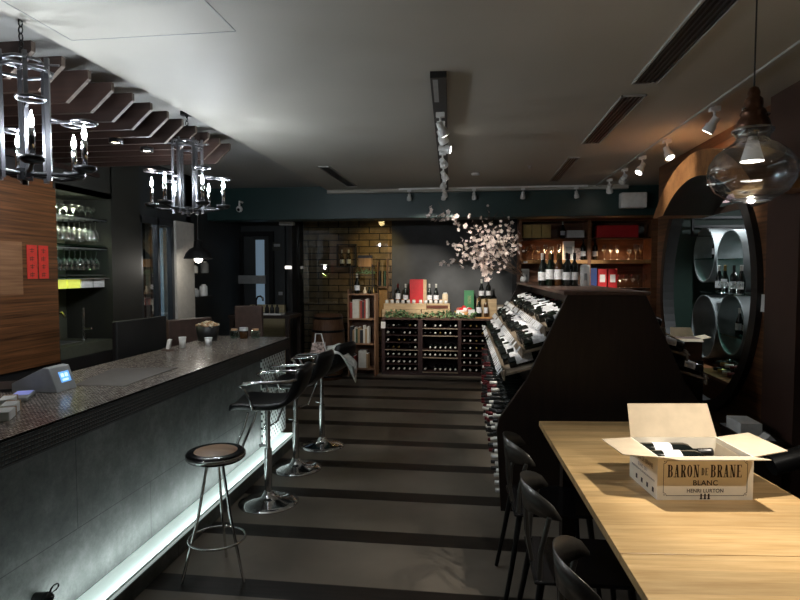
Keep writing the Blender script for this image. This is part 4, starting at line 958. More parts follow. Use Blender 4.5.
lamp('SPOT', 'light', (0,0,zb+0.145), PEND, (1,0.90,0.76), t, (0.0,-0.10,-1), size=0.022, cone=112, blend=0.75)

# ---- metal bistro chairs
def chair(label, loc, rz, group):
    t = thing('metal_chair', label, 'chair', loc, rz, group)
    MB().box(-0.19, 0.19, -0.19, 0.19, 0.445, 0.460).build('seat', 'gloss_black', t, bevel=0.007)
    # curved back sheet at -x side, wraps round the sitter
    def sheet_(z_top, z_bot, r, a0, a1, mat, name, ctr=-0.02):
        vs = []; n_ = 16
        for i in range(n_+1):
            u = i/n_; a = R(a0+(a1-a0)*u); e = 1-abs(2*u-1)**2.2
            zt = z_bot + 0.02 + (z_top-z_bot-0.02)*max(0.0, e)**0.6
            for z in (z_bot+0.008*(1-e), zt):
                for q in (0, 0.004): vs.append((ctr+(r+q+0.10*(z-0.6))*math.cos(a)*1.0, (r+q)*math.sin(a), z))
        fs = []
        for i in range(n_):
            b_ = i*4; c_ = b_+4
            fs += [(b_,c_,c_+2,b_+2),(b_+1,b_+3,c_+3,c_+1),(b_+2,c_+2,c_+3,b_+3),(b_,b_+1,c_+1,c_)]
        fs += [(0,2,3,1),(n_*4,n_*4+1,n_*4+3,n_*4+2)]
        MB().add(vs, fs, True).build(name, mat, t)
    sheet_(0.785, 0.675, 0.185, 112, 248, 'chair_steel', 'backrest')
    for sy in (-1, 1):
        MB().tube([(-0.17,sy*0.17,0.45),(-0.165,sy*0.165,0.56),(-0.135,sy*0.165,0.69)], 0.010, 8).build('back_post', 'chair_steel', t)
        MB().tube([(-0.16,sy*0.16,0.45),(-0.20,sy*0.19,0.20),(-0.235,sy*0.205,0.008)], [0.015,0.012,0.010], 8).build('leg', 'black_metal', t)
        MB().tube([(0.16,sy*0.16,0.45),(0.19,sy*0.19,0.20),(0.215,sy*0.205,0.008)], [0.015,0.012,0.010], 8).build('leg', 'black_metal', t)
    MB().tube([(-0.178,-0.03,0.455),(-0.198,-0.03,0.56),(-0.205,-0.03,0.68)], 0.009, 6).tube([(-0.178,0.03,0.455),(-0.198,0.03,0.56),(-0.205,0.03,0.68)], 0.009, 6).build('splat', 'chair_steel', t)
chair('black metal chair on the left of the oak table, farthest of the three', (0.37, 2.92, 0), R(3), 'metal chairs left of the table')
chair('black metal chair on the left of the oak table, middle of the three', (0.41, 2.32, 0), R(1), 'metal chairs left of the table')
chair('black metal chair on the left of the oak table, nearest the viewer', (0.46, 1.72, 0), R(-2), 'metal chairs left of the table')
t = thing('padded_chair', 'black padded chair at the far right beside the oak table', 'chair', (1.56, 2.62, 0), R(178))
MB().box(-0.22, 0.22, -0.22, 0.22, 0.43, 0.50).build('seat', 'black_leather', t, bevel=0.02)
MB().tube([(0.20,-0.23,0.70),(0.0,-0.25,0.76),(-0.20,-0.20,0.80),(-0.25,0.0,0.81),(-0.20,0.20,0.80),(0.0,0.25,0.76),(0.20,0.23,0.70)], 0.05, 10).build('backrest', 'black_leather', t)
for sx in (-1,1):
    for sy in (-1,1): MB().tube([(sx*0.19,sy*0.19,0.44),(sx*0.22,sy*0.21,0.006)], 0.010, 8).build('leg', 'chrome', t)
    MB().tube([(-0.20,sx*0.20,0.47),(-0.22,sx*0.20,0.72)], 0.010, 8).build('back_post', 'chrome', t)

# ================================================================ SLOPED WINE DISPLAY IN THE MIDDLE
GX, GY, GA = 0.84, 3.87, R(1.2)
G = Matrix.Translation((GX, GY, 0)) @ Matrix.Rotation(GA, 4, 'Z')
gr = Matrix.Rotation(GA, 3, 'Z')
GL = 3.35
gond = thing('wine_display', 'tall dark sloped wine display with bottle trays in the middle of the shop', 'display stand', (GX, GY, 0), GA)
half = [(0.245,1.445),(0.50,0.885),(0.675,0.625),(0.69,0.55),(0.66,0.0)]
poly = [(-x, z) for x, z in half[::-1]] + half
MB().prism(poly, 0.0, 0.04, 'y').build('end_panel', 'espresso', gond, bevel=0.003)
MB().prism(poly, GL, GL+0.04, 'y').build('end_panel', 'espresso', gond, bevel=0.003)
MB().box(-0.27, 0.27, -0.01, GL+0.05, 1.445, 1.468).build('top_board', 'espresso_top', gond, bevel=0.004)
MB().prism([(-0.33,0),(-0.33,0.80),(-0.10,1.20),(-0.08,1.43),(0.08,1.43),(0.10,1.20),(0.33,0.80),(0.33,0)], 0.045, GL-0.005, 'y').build('core', 'espresso', gond)
trays = [(0.37, 1.215, 'upper'), (0.515, 1.065, 'middle'), (0.635, 0.915, 'lower')]
ta = R(16)
for sgn, side in ((-1, 'aisle'), (1, 'wall')):
    for (ex, ez, nm_) in trays:
        L = 0.30
        a = (ex, ez); b_ = (ex-L*math.cos(ta), ez+L*math.sin(ta)); q = (math.sin(ta)*0.014, math.cos(ta)*0.014)
        pl = [a, b_, (b_[0]-q[0], b_[1]-q[1]-0.0), (a[0]-q[0], a[1]-q[1])]
        tr = MB().prism([(sgn*p[0], p[1]) for p in pl], 0.042, GL-0.002, 'y').build('bottle_tray', 'rail_wood', gond)
        x0, x1 = sorted((sgn*(ex+0.002), sgn*(ex+0.012)))
        MB().box(x0, x1, 0.042, GL-0.002, ez-0.045, ez+0.018).build('front_rail', 'rail_wood', tr)
        y = 0.10
        while y < (GL-0.1 if sgn < 0 else 0.5):
            if rnd.random() < 0.86:
                wl = rnd.uniform(0.055, 0.085); x2 = sgn*(ex+0.014)
                MB().box(min(x2, x2+sgn*0.002), max(x2, x2+sgn*0.002), y, y+wl, ez-0.028, ez+0.022, rot=(0, -sgn*R(38), 0), piv=(x2, y, ez+0.022)).build('price_tag', 'label_paper', tr)
            y += 0.098
    for r_ in range(5):
        z = 0.065 + 0.135*r_; x0, x1 = sorted((sgn*0.34, sgn*0.60))
        MB().box(x0, x1, 0.045, GL-0.005, z-0.012, z).build('rack_shelf', 'espresso', gond)
nside = 0
for (ex, ez, nm_) in trays:
    k = 0; y = 0.10
    while y < GL-0.07:
        pr = rnd.choice([B_std, B_sm, B_burg, B_wht, B_red, B_lng, B_std])
        q = rnd.random()
        if q > 0.14:
            sl = rnd.choice([0.0, 0.0, 0.03, 0.055]); p = G @ Vector((-(ex-0.006-sl*math.cos(ta)), y, ez+0.0395+sl*math.sin(ta)))
            zone = 'near end' if k < 3 else 'near third' if y < 1.1 else 'middle' if y < 2.2 else 'far third'
            o = pr.put(p, gr @ lie((math.cos(ta),0,math.sin(ta)), R(rnd.uniform(-14,14))), 'labelled wine bottle lying in the %s tray of the sloped display, %s' % (nm_, zone), 'bottles in the %s tray facing the aisle' % nm_)
        y += 0.098; k += 1
    for k in range(6):
        p = G @ Vector((ex-0.006, 0.10+0.095*k, ez+0.0395))
        B_std.put(p, gr @ lie((-math.cos(ta),0,math.sin(ta))), 'labelled wine bottle in the %s tray on the wall side of the display' % nm_, 'bottles in the %s tray facing the round window' % nm_)
# lower racks: bottles lying with their necks to the aisle
def small_bottle(foil, name='wine_bottle', L=0.30):
    return MB().lathe([(0.001,0.0),(0.036,0.0),(0.037,0.18),(0.030,0.205),(0.015,0.225),(0.0145,0.240)], 10, mat=0).lathe([(0.0150,0.235),(0.0160,0.297),(0.001,0.30)], 10, mat=1).build(name, ['bottle_glass', foil])
SB = {f: Proto(tag(small_bottle(f), '', 'wine bottle')) for f in ('foil_red', 'foil_white', 'foil_gold', 'foil_black')}
rown = ['bottom', 'second lowest', 'middle', 'second highest', 'top']
for r_ in range(5):
    z = 0.065 + 0.135*r_; k = 0; y = 0.10
    while y < GL-0.06:
        f = 'foil_red' if y > 0.9 and rnd.random() < 0.4 else rnd.choice(['foil_black','foil_black','foil_black','foil_white','foil_black','foil_black'])
        if r_ < 2 and y < 0.45: f = 'foil_white'
        xo = -0.385 - rnd.uniform(0, 0.02)
        p = G @ Vector((xo, y, z+0.0385))
        SB[f].put(p, gr @ Euler((0, R(-90), 0)).to_matrix(), '%s capped bottle lying in the %s row of the aisle rack, %s part' % ({'foil_red':'red','foil_white':'white','foil_gold':'gold','foil_black':'black'}[f], rown[r_], 'near' if y < 1.1 else 'middle' if y < 2.2 else 'far'), 'bottles in the lower aisle rack of the display')
        y += 0.15; k += 1
# things on top of the display
def on_top(lx, ly): return G @ Vector((lx, ly, 1.4685))
row = [(-0.12,1.00,B_wht),(-0.06,0.86,B_std),(-0.02,1.10,B_burg),(0.02,0.78,B_std),(0.06,1.00,B_burg),(0.11,0.82,B_wht),(0.15,1.06,B_std),(0.19,0.84,B_red),(0.20,1.05,B_std)]
seen_ = ['leftmost of the cluster','second from left','third from left','fourth from left','middle','fourth from right','third from right','second from right','rightmost of the cluster']
spots_ = [(-0.215,1.45),(-0.180,1.62),(-0.150,1.44),(-0.105,1.60),(-0.080,1.42),(-0.035,1.58),(-0.010,1.40),(0.035,1.56),(0.060,1.42)]
for k, (x, y) in enumerate(spots_):
    protos[[3,0,1,0,4,1,0,2,0][k]].put(on_top(x, y), (0,0,R(rnd.uniform(-25,15))), 'upright wine bottle on the display top, ' + seen_[k], 'upright bottles on the display top', scale=(0.86,0.86,0.97))
t = thing('gift_tube', 'white rounded tube standing on the display top right of the bottles', 'tube', on_top(0.150, 1.42))
MB().lathe([(0.001,0),(0.042,0),(0.042,0.17),(0.036,0.185),(0.001,0.188)], 20).build('tube_body', 'paper', t)
MB().box(-0.012, 0.012, -0.043, -0.041, 0.05, 0.11).build('print', 'grey_plastic', t)
# open carton on a stand behind the display, in front of the round window
t = thing('small_carton', 'small brown carton with open cream flaps behind the display', 'carton', (1.67, 4.86, -0.02))
MB().box(-0.10, 0.10, -0.10, 0.10, 0.02, 0.92).build('pedestal', 'espresso', t)
MB().box(-0.09, 0.09, -0.09, 0.09, 0.9205, 1.09).build('carton', 'cabinet_back', t)
for (a, b_, c_, d) in (((-0.09,-0.09,1.09),(0.09,-0.09,1.09),(0.08,-0.15,1.075),(-0.07,-0.15,1.075)), ((-0.09,-0.09,1.09),(-0.17,-0.08,1.13),(-0.17,0.08,1.13),(-0.09,0.09,1.09)),
                     ((0.09,-0.09,1.09),(0.09,0.09,1.09),(0.17,0.08,1.11),(0.16,-0.08,1.10)), ((-0.09,0.09,1.09),(-0.08,0.13,1.16),(0.08,0.13,1.16),(0.09,0.09,1.09))):
    vs = [Vector(q) for q in (a,b_,c_,d)]; n_ = (vs[1]-vs[0]).cross(vs[2]-vs[0]).normalized()*0.003
    MB().add(vs+[v+n_ for v in vs], [(3,2,1,0),(4,5,6,7),(0,1,5,4),(1,2,6,5),(2,3,7,6),(3,0,4,7)]).build('flap', 'cream_card', t)
t = thing('side_cabinet', 'low dark cabinet under the round window carrying pale papers', 'cabinet', (1.62, 3.55, 0))
MB().box(-0.04, 0.14, 0.0, 0.38, 0, 0.60).build('body', 'espresso', t); MB().box(-0.05, 0.15, -0.01, 0.39, 0.60, 0.62).build('top_board', 'espresso', t)
tag(MB().box(-0.06,0.06,-0.10,0.10,0,0.07).build('white_carton', 'paper', loc=(1.64,3.76,0.6205)), 'flat white carton on the low cabinet behind the oak table', 'carton')
tag(MB().prism([(-0.03,0),(0.03,0),(0.0,0.03)],-0.04,0.04,'y').build('folded_card', 'paper', loc=(1.70,3.60,0.6205)), 'small folded white card beside the flat carton', 'card')

# ================================================================ BACK OF THE SHOP
rack = thing('wine_rack', 'low dark wine rack in three bays along the slate wall', 'wine rack', (-0.54, 8.80, 0))
X0, X1 = -0.88, 0.92
MB().box(X0, X1, 0.0, 0.44, 0.855, 0.885).build('top_board', 'espresso_top', rack)
MB().box(X0, X1, 0.02, 0.44, 0.0, 0.05).build('plinth', 'rack_wood', rack)
MB().box(X0, X1, 0.42, 0.44, 0.05, 0.855).build('back_panel', 'rack_wood', rack)
bays = [(X0+0.05, X0+0.56), (X0+0.63, X0+1.17), (X0+1.22, X1-0.03)]
for (a, b_) in ((X0, X0+0.05), (X0+0.56, X0+0.63), (X0+1.17, X0+1.22), (X1-0.03, X1)): MB().box(a, b_, 0.0, 0.42, 0.05, 0.855).build('upright', 'rack_wood', rack)
levels = {0: [0.055+0.112*k for k in range(7)], 1: [0.055+0.112*k for k in (0,2,3,5,6)], 2: [0.055+0.112*k for k in range(7)]}
counts = {0: 6, 1: 7, 2: 6}
bayn = ['left', 'middle', 'right']
for b_i, (a, b_) in enumerate(bays):
    for li, z in enumerate(levels[b_i]):
        MB().box(a, b_, 0.01, 0.42, z-0.008, z).build('rack_shelf', 'rack_wood', rack)
        if b_i == 0 and li == 3: MB().box(a, b_, 0.0, 0.01, z-0.010, z+0.004).build('shelf_lip', 'rail_wood', rack)
        if b_i == 1: MB().box(a, b_, 0.0, 0.01, z-0.010, z+0.003).build('shelf_lip', 'rail_wood', rack)
        n_ = counts[b_i]
        for k in range(n_):
            if rnd.random() < (0.10 if b_i != 1 else 0.2): continue
            f = 'foil_white' if (li in (1, 2, 0) or rnd.random() < 0.4) else rnd.choice(['foil_gold','foil_black','foil_white'])
            x = a + (b_-a)*(k+0.5)/n_ - 0.54
            SB[f].put((x, 8.80+0.315+rnd.uniform(0,0.01), z+0.0385), (R(90),0,0), '%s capped bottle in the %s bay of the low rack, level %s' % ({'foil_white':'white','foil_gold':'gold','foil_black':'black','foil_red':'red'}[f], bayn[b_i], ['one','two','three','four','five','six','seven'][li] + ' up'), 'bottles in the %s bay of the low wine rack' % bayn[b_i])
tag(MB().box(-0.035,0.035,0,0.004,-0.05,0.05).build('price_sign', 'paper', loc=(-1.395,8.793,0.77)), 'small white price sign on the left upright of the low rack', 'sign')
ZR = 0.8855
def crate(x, y, z, hw, hd, h, label, rz=0, slats=2, open_top=True):
    t = thing('wooden_crate', label, 'crate', (x, y, z), R(rz))
    hh = h/slats
    for k in range(slats):
        z0, z1 = k*hh+0.003, (k+1)*hh-0.003
        MB().box(-hw, hw, -hd, -hd+0.01, z0, z1).build('front_slat', 'crate_wood', t); MB().box(-hw, hw, hd-0.01, hd, z0, z1).build('rear_slat', 'crate_wood', t)
        MB().box(-hw, -hw+0.01, -hd+0.01, hd-0.01, z0, z1).build('side_slat', 'crate_wood', t); MB().box(hw-0.01, hw, -hd+0.01, hd-0.01, z0, z1).build('side_slat', 'crate_wood', t)
    MB().box(-hw+0.01, hw-0.01, -hd+0.01, hd-0.01, 0.0, 0.01).build('bottom', 'crate_wood', t)
    if not open_top: MB().box(-hw, hw, -hd, hd, h-0.003, h+0.006).build('lid', 'crate_wood', t)
    return t
# stepped long crates with rows of small bottles
crate(-1.12, 8.98, ZR, 0.30, 0.12, 0.115, 'long low wooden crate at the left of the rack top, lower one', open_top=False)
crate(-1.07, 8.98+0.02, ZR+0.1225, 0.33, 0.11, 0.085, 'long wooden crate carrying a row of little white jars, left one', slats=1, open_top=False)
crate(-0.59, 8.98, ZR, 0.215, 0.12, 0.115, 'long low wooden crate in the middle of the rack top', open_top=False)
crate(-0.555, 8.98+0.02, ZR+0.1225, 0.175, 0.11, 0.085, 'long wooden crate carrying a row of little white jars, right one', slats=1, open_top=False)
zt = ZR+0.1225+0.0915
mini = MB().lathe([(0.001,0),(0.026,0),(0.028,0.04),(0.02,0.05)], 10, mat=0).lathe([(0.021,0.05),(0.021,0.062),(0.001,0.064)], 10, mat=1).build('sample_jar', ['paper','cork'])
MN = Proto(tag(mini, '', 'jar'))
for k in range(6): MN.put((-1.36+0.085*k, 8.925, zt), (0,0,0), 'little white jar on the left long crate, one of its front row', 'little white jars on the left crate')
for k in range(6): MN.put((-0.83+0.078*k, 8.925, zt), (0,0,0), 'little white jar on the right part of the long crates', 'little white jars on the right crate')
rbx = MB()
def back_bottle(pr, x, y, z, lab): pr.put((x, y, z), (0,0,R(rnd.uniform(-10,10))), lab, 'upright bottles on the low wine rack')
back_bottle(B_red, -1.20, 9.05, zt, 'upright bottle with red capsule at the left of the crates')
back_bottle(B_wht, -1.08, 9.05, zt, 'upright dark bottle between the red capsule bottle and the red box')
back_bottle(B_wht, -0.705, 9.05, zt, 'upright white capped bottle just right of the red box')
back_bottle(B_wht, -0.60, 9.05, zt, 'upright white capped bottle, second right of the red box')
t = thing('gift_box', 'tall red gift box with pale side standing among the bottles', 'box', (-0.878, 9.05, zt))
MB().box(-0.13, 0.08, -0.05, 0.05, 0, 0.37).build('carton', 'red', t); MB().box(0.0805, 0.13, -0.045, 0.05, 0, 0.365).build('side_panel', 'crate_wood', t)
t = thing('candle_jar', 'pale ribbed candle jar right of the white capped bottles', 'jar', (-0.46, 9.05, zt))
MB().lathe([(0.001,0),(0.045,0),(0.048,0.02),(0.045,0.13),(0.035,0.15),(0.001,0.14)], 14).build('jar_body', 'cream_card', t); MB().cyl((0,0,0.14),(0,0,0.165),0.03).build('lid', 'white_plastic', t)
# red-fronted little packs between the crates
for k in range(5):
    tag(MB().box(-0.035,0.035,-0.004,0.004,0,0.045).build('red_tag', 'gold_ink', loc=(-0.70+0.065*k, 8.882, ZR+0.1225+0.02)), 'small dark red tag on the front of the right long crate, %s' % ['leftmost','second','middle','fourth','rightmost'][k], 'tag', 'dark red tags on the long crate')
# basket with fruit and flowers
t = thing('fruit_basket', 'wicker basket of fruit and flowers on the rack top', 'basket', (-0.165, 8.97, ZR))
MB().lathe([(0.001,0),(0.10,0),(0.15,0.10),(0.14,0.10),(0.09,0.01),(0.001,0.01)], 20).build('basket_wall', 'orange_wood', t)
for k in range(9):
    a = k*0.7; r_ = 0.085 if k < 8 else 0.0
    tag(MB().ball((0,0,0),0.042,10).build('fruit', rnd.choice(['fruit','petal','red','orange_wood']), loc=(-0.165+r_*math.cos(a), 8.97+r_*math.sin(a), ZR+0.115+(0.03 if k == 8 else 0))), 'round fruit in the wicker basket%s' % (', topmost' if k == 8 else ', in its ring'), 'fruit', 'fruit in the wicker basket')
t = thing('white_label_box', 'white boxes with dark window in front of the fruit basket', 'box', (-0.14, 8.86, ZR))
MB().box(-0.15,0.14,-0.03,0.03,0.0,0.05).build('carton', 'crate_wood', t); MB().box(-0.14,-0.02,-0.028,0.02,0.05,0.12).build('box_front', 'paper', t); MB().box(0.04,0.14,-0.028,0.02,0.05,0.13).build('box_front', 'paper', t)
t = thing('gift_box', 'tall green gift box standing behind the fruit basket', 'box', (-0.08, 9.14, ZR))
MB().box(-0.085, 0.065, -0.05, 0.05, 0, 0.41).build('carton', 'green_box', t); MB().box(-0.03, 0.02, -0.051, -0.05, 0.2, 0.33).build('print', 'leaf', t)
crate(0.177, 9.02, ZR, 0.15, 0.10, 0.28, 'tall pale wooden crate at the right of the rack top', slats=3, open_top=False)
back_bottle(B_wht, 0.10, 9.0, ZR+0.2865, 'upright bottle on the tall crate, left one')
back_bottle(B_std, 0.205, 9.0, ZR+0.2865, 'upright bottle on the tall crate, right one')
back_bottle(B_burg, 0.063, 8.86, ZR+0.02, 'dark bottle standing in front of the tall crate')
back_bottle(B_amb, 0.167, 8.86, ZR+0.02, 'amber bottle standing in front of the tall crate')
tag(MB().box(-0.13,0.13,-0.05,0.05,0,0.0195).build('display_board', 'orange_wood', loc=(0.12,8.86,ZR)), 'small wooden board under two bottles before the tall crate', 'board')
t = thing('picture_card', 'pale framed card right of the tall crate', 'card', (0.38, 8.95, ZR)); MB().box(-0.05,0.05,-0.01,0.01,0,0.20).build('frame', 'rail_wood', t); MB().box(-0.035,0.035,-0.012,-0.01,0.06,0.17).build('paper', 'paper', t)
# leaf garland
gm = MB()
for k in range(420):
    x = rnd.uniform(-1.36, 0.02); y = 8.795 + rnd.uniform(0.0, 0.045); z = ZR + 0.012 + abs(rnd.gauss(0, 0.035))*(1.0 if -1.2 < x < 0.1 else 0.5) * (1.3+math.sin(x*9))
    d = Vector((rnd.uniform(-1,1), rnd.uniform(-1,0.3), rnd.uniform(-0.5,1))).normalized(); s_ = Vector((rnd.uniform(-1,1), rnd.uniform(-1,1), rnd.uniform(-1,1))).cross(d).normalized()
    p = Vector((x,y,min(z,ZR+0.085))); L = rnd.uniform(0.035,0.06)
    gm.add([p, p+d*L*0.5+s_*L*0.3, p+d*L, p+d*L*0.5-s_*L*0.3], [(0,1,2,3)])
tag(gm.build('leaf_garland', 'leaf'), 'green leafy garland trailing along the front of the rack top', 'garland', kind='stuff')

# blossom branches in a small white vase at the far end of the display
bo = G @ Vector((-0.215, 3.05, 1.4685))
t = thing('blossom_arrangement', 'spreading branches of pale pink blossom in a small white vase on the display', 'flower arrangement', bo)
MB().lathe([(0.001,0),(0.032,0),(0.040,0.03),(0.034,0.06),(0.020,0.075),(0.026,0.09),(0.018,0.088),(0.001,0.07)], 16).build('vase', 'white_plastic', t)
def W2(px, py, Y):   # worked out once from measured angles, relative to the vase
    a = (px-475)/581.0; return Vector((a*Y*1.0085, Y, 1.6 - (py-271)/581.0*Y*0.995)) - bo
S0 = (513,281)
ends = [(S0,(505,268),(492,256),(478,240),(466,228),(455,221),(446,218),(436,217),(430,216),6.9), (S0,(500,268),(485,262),(465,261),(450,264),(440,263),6.8), (S0,(505,267),(490,252),(470,247),(455,245),(446,243),6.85),
        (S0,(511,258),(512,242),(509,230),7.0), (S0,(505,264),(500,248),(496,236),(488,222),7.05), (S0,(503,265),(490,245),(482,232),(476,227),6.95), (S0,(502,270),(492,270),(484,273),(478,268),6.85),
        (S0,(507,266),(504,250),(503,235),(506,222),7.0), (S0,(498,260),(480,256),(466,257),(458,252),6.9), (S0,(506,262),(498,246),(490,238),(484,228),6.95), (S0,(509,262),(505,248),(500,240),(498,228),6.85)]
bb = []
tw = MB(); br_pts = []
for e in ends:
    Y = e[-1]; pts = [W2(x, y, Y + (0.02 if Y != 6.9 else -0.075)*i) for i, (x, y) in enumerate(e[:-1])]
    pts[0] = Vector((0.0, 0.0, 0.07))
    path = []
    for i in range(len(pts)-1):
        for q in range(5): path.append(pts[i].lerp(pts[i+1], q/5) + Vector((rnd.uniform(-.012,.012), rnd.uniform(-.03,.03), rnd.uniform(-.012,.012))))
    path.append(pts[-1]); tw.tube(path, [0.0055*(1-0.7*i/len(path)) for i in range(len(path))], 5)
    br_pts.append(path)
    for q in range(7):
        i = rnd.randrange(len(path)//3, len(path)); d = Vector((rnd.uniform(-1,1), rnd.uniform(-.6,.0), rnd.uniform(-0.2,1))).normalized()*rnd.uniform(0.06,0.2)
        tw.tube([path[i], path[i]+d*0.5+Vector((0,0,0.01)), path[i]+d], [0.004,0.003,0.002], 4); br_pts.append([path[i]+d*0.6, path[i]+d])
tw.build('branches', 'twig', t)
fl = MB(); nb = 0
def blossom(c, s_):
    nrm = Vector((rnd.uniform(-1,1), rnd.uniform(-1.3,0.2), rnd.uniform(-.6,1))).normalized(); u = nrm.orthogonal().normalized(); v = nrm.cross(u)
    for k in range(5):
        a = k*1.2566; r_ = u*math.cos(a)+v*math.sin(a); q = u*math.cos(a+1.57)+v*math.sin(a+1.57)
        fl.add([c, c+r_*s_*0.6+q*s_*0.42+nrm*s_*0.25, c+r_*s_+nrm*s_*0.35, c+r_*s_*0.6-q*s_*0.42+nrm*s_*0.25], [(0,1,2,3)], True)
for bi, pth in enumerate(br_pts):
    m_ = len(pth)
    if m_ > 4:
        for i in range(m_):
            u = i/(m_-1)
            if u < 0.30: continue
            for q in range(3 if u < 0.8 else 2):
                if rnd.random() < (0.55 if u < 0.85 else 0.4): blossom(pth[i] + Vector((rnd.gauss(0,0.024), rnd.gauss(0,0.03), rnd.gauss(0,0.024))), rnd.uniform(0.020, 0.031))
    elif rnd.random() < 0.7:
        for p in pth: blossom(p, rnd.uniform(0.014, 0.026))
for q in range(70):
    c = W2(rnd.gauss(484,12), rnd.gauss(254,9), 6.9+rnd.uniform(-0.12,0.12)); blossom(c, rnd.uniform(0.022,0.034))
for k in range(16):
    c = W2(rnd.gauss(485,4), rnd.gauss(268,4), 6.85); blossom(c, 0.034)
for k in range(9):
    c = W2(rnd.choice([431,440,447,456,471]) + rnd.gauss(0,2), 217+rnd.gauss(0,2.5), 6.35); blossom(c, 0.032)
o = fl.build('blossoms', 'petal', t); o['kind'] = 'stuff'

# narrow bookshelf
bs = thing('bookshelf', 'narrow wooden bookshelf left of the wine rack', 'bookshelf', (-1.70, 8.62, 0))
for x0, x1 in ((-0.215,-0.195),(0.195,0.215)): MB().box(x0, x1, 0, 0.28, 0, 1.32 if x0 < 0 else 1.26).build('side_panel', 'shelf_wood', bs)
MB().box(-0.195, 0.195, 0.265, 0.28, 0, 1.26).build('back_panel', 'cabinet_back', bs)
zs = [0.10, 0.48, 0.86, 1.235]
for z in zs: MB().box(-0.195, 0.195, 0, 0.265, z, z+0.022).build('shelf', 'shelf_wood', bs)
bookc = ['book_red','book_white','book_green','book_tan','book_black','book_white','book_red']
bkn = {'book_red':'dark red','book_white':'white','book_green':'dark green','book_tan':'tan','book_black':'black'}
for si, (z, spec_) in enumerate(((0.122, [('book_tan',.03,.22),('book_black',.03,.2),('book_red',.02,.18),(None,.05,0),('book_white',.12,.26),('book_tan',.03,.22)]),
                                 (0.502, [('book_black',.04,.25),('book_tan',.03,.2),('book_white',.02,.24),('book_green',.03,.22),('book_tan',.035,.24),('book_black',.05,.2),('book_white',.03,.27),('book_tan',.03,.22),('book_white',.03,.25)]),
                                 (0.882, [('book_red',.04,.24),('book_white',.10,.28),('book_tan',.02,.26),('book_red',.03,.27),('book_black',.03,.25),('book_red',.025,.28),('book_white',.035,.29)]))):
    x = -0.188
    for bi, (c_, w_, h) in enumerate(spec_):
        if c_:
            t = thing('book', '%s book on the %s shelf of the narrow bookshelf, %s from the left' % (bkn[c_], ['lowest','middle','upper'][si], ['first','second','third','fourth','fifth','sixth','seventh','eighth','ninth'][bi]), 'book', (-1.70+x+w_/2, 8.66, z), 0, 'books on the %s shelf' % ['lowest','middle','upper'][si])
            MB().box(-w_/2+0.0006, w_/2-0.0006, 0, 0.16, 0, h).build('cover', c_, t); MB().box(-w_/2+0.003, w_/2-0.003, 0.003, 0.157, h, h+0.001).build('pages', 'paper', t)
        x += w_
# black wire rack with things above the bookshelf
zt2 = 1.2575
t = thing('wire_rack', 'black wire rack standing on the narrow bookshelf', 'rack', (-1.70, 8.72, zt2))
mb = MB()
for x in (-0.18, 0.16):
    for y in (-0.06, 0.10): mb.box(x-0.006, x+0.006, y-0.006, y+0.006, 0, 0.44)
mb.build('uprights', 'black_metal', t)
for z in (0.40, 0.27): MB().box(-0.19, 0.17, -0.07, 0.11, z, z+0.008).build('wire_shelf', 'black_metal', t)
t = thing('toy_house', 'small lit wooden box on top of the wire rack', 'box', (-1.66, 8.74, zt2+0.4085)); MB().box(-0.10,0.10,-0.05,0.05,0,0.13).build('box_body', 'orange_wood', t); MB().prism([(-0.12,0.13),(0.12,0.13),(0.10,0.17),(-0.10,0.17)],-0.06,0.06,'y').build('box_lid', 'espresso', t)
pm = MB()
for k in range(90):
    p = Vector((rnd.uniform(-0.13,0.13), rnd.uniform(-0.05,0.05), 0.015+abs(rnd.gauss(0,0.045)))); d = Vector((rnd.uniform(-1,1), rnd.uniform(-1,.4), rnd.uniform(-.3,1))).normalized(); s_ = d.orthogonal().normalized(); L = 0.035
    pm.add([p, p+d*L*0.5+s_*L*0.3, p+d*L, p+d*L*0.5-s_*L*0.3], [(0,1,2,3)])
tag(pm.build('trailing_plant', 'leaf', loc=(-1.66, 8.73, zt2+0.2785)), 'small trailing green plant on the middle tier of the wire rack', 'plant')
back = [( -1.80, 8.70, B_wht, 'dark bottle with cream label at the left on the narrow bookshelf'), (-1.60, 8.70, B_burg, 'green bottle at the right on the narrow bookshelf')]
B_wht.put((-1.78, 8.69, zt2+0.001), (0,0,0), back[0][3], 'bottles on the bookshelf')
for k, x in enumerate((-1.66,-1.59,-1.53)):
    tag(MB().lathe([(0.001,0),(0.028,0),(0.03,0.03),(0.012,0.07),(0.014,0.10),(0.001,0.10)], 10).build('figurine', ['cream_card','green_bottle','foil_gold'][k], loc=(x, 8.69, zt2)), '%s figurine on the narrow bookshelf beside the bottle' % ['cream','green','gold'][k], 'figurine')
tag(MB().box(-0.06,0.06,-0.02,0.02,0,0.42).build('orange_plank_box', 'orange_wood', loc=(-1.415,8.93,ZR)), 'upright orange wooden wine box between bookshelf and crates', 'box')
t = thing('wall_shelf_unit', 'tall thin wooden shelf post with books behind the bookshelf', 'shelf', (-1.44, 9.10, 0)); MB().box(-0.10,-0.085,0,0.12,1.25,1.75).box(0.05,0.065,0,0.12,0.9,1.80).box(-0.10,0.05,0,0.12,1.33,1.36).build('frame', 'shelf_wood', t)
for k in range(3): tag(MB().box(-0.012,0.012,0,0.09,0,0.24).build('book', bookc[4-k], loc=(-1.50+0.04*k,9.11,1.3605)), '%s book standing on the thin shelf behind the wire rack' % bkn[bookc[4-k]], 'book')
# lamp light over the bricks
lamp('SPOT', 'brick_light', (-1.50, 8.50, 2.38), 32, (1.0,0.72,0.30), None, (-0.12, 1.0, -0.75), size=0.05, cone=75, blend=0.9)
# glass partition
gp = struct(MB().box(-2.79, -1.34, 8.90, 8.908, 0.0, 2.36).build('window_3', 'pane_glass'), 'glass partition in front of the brick wall')
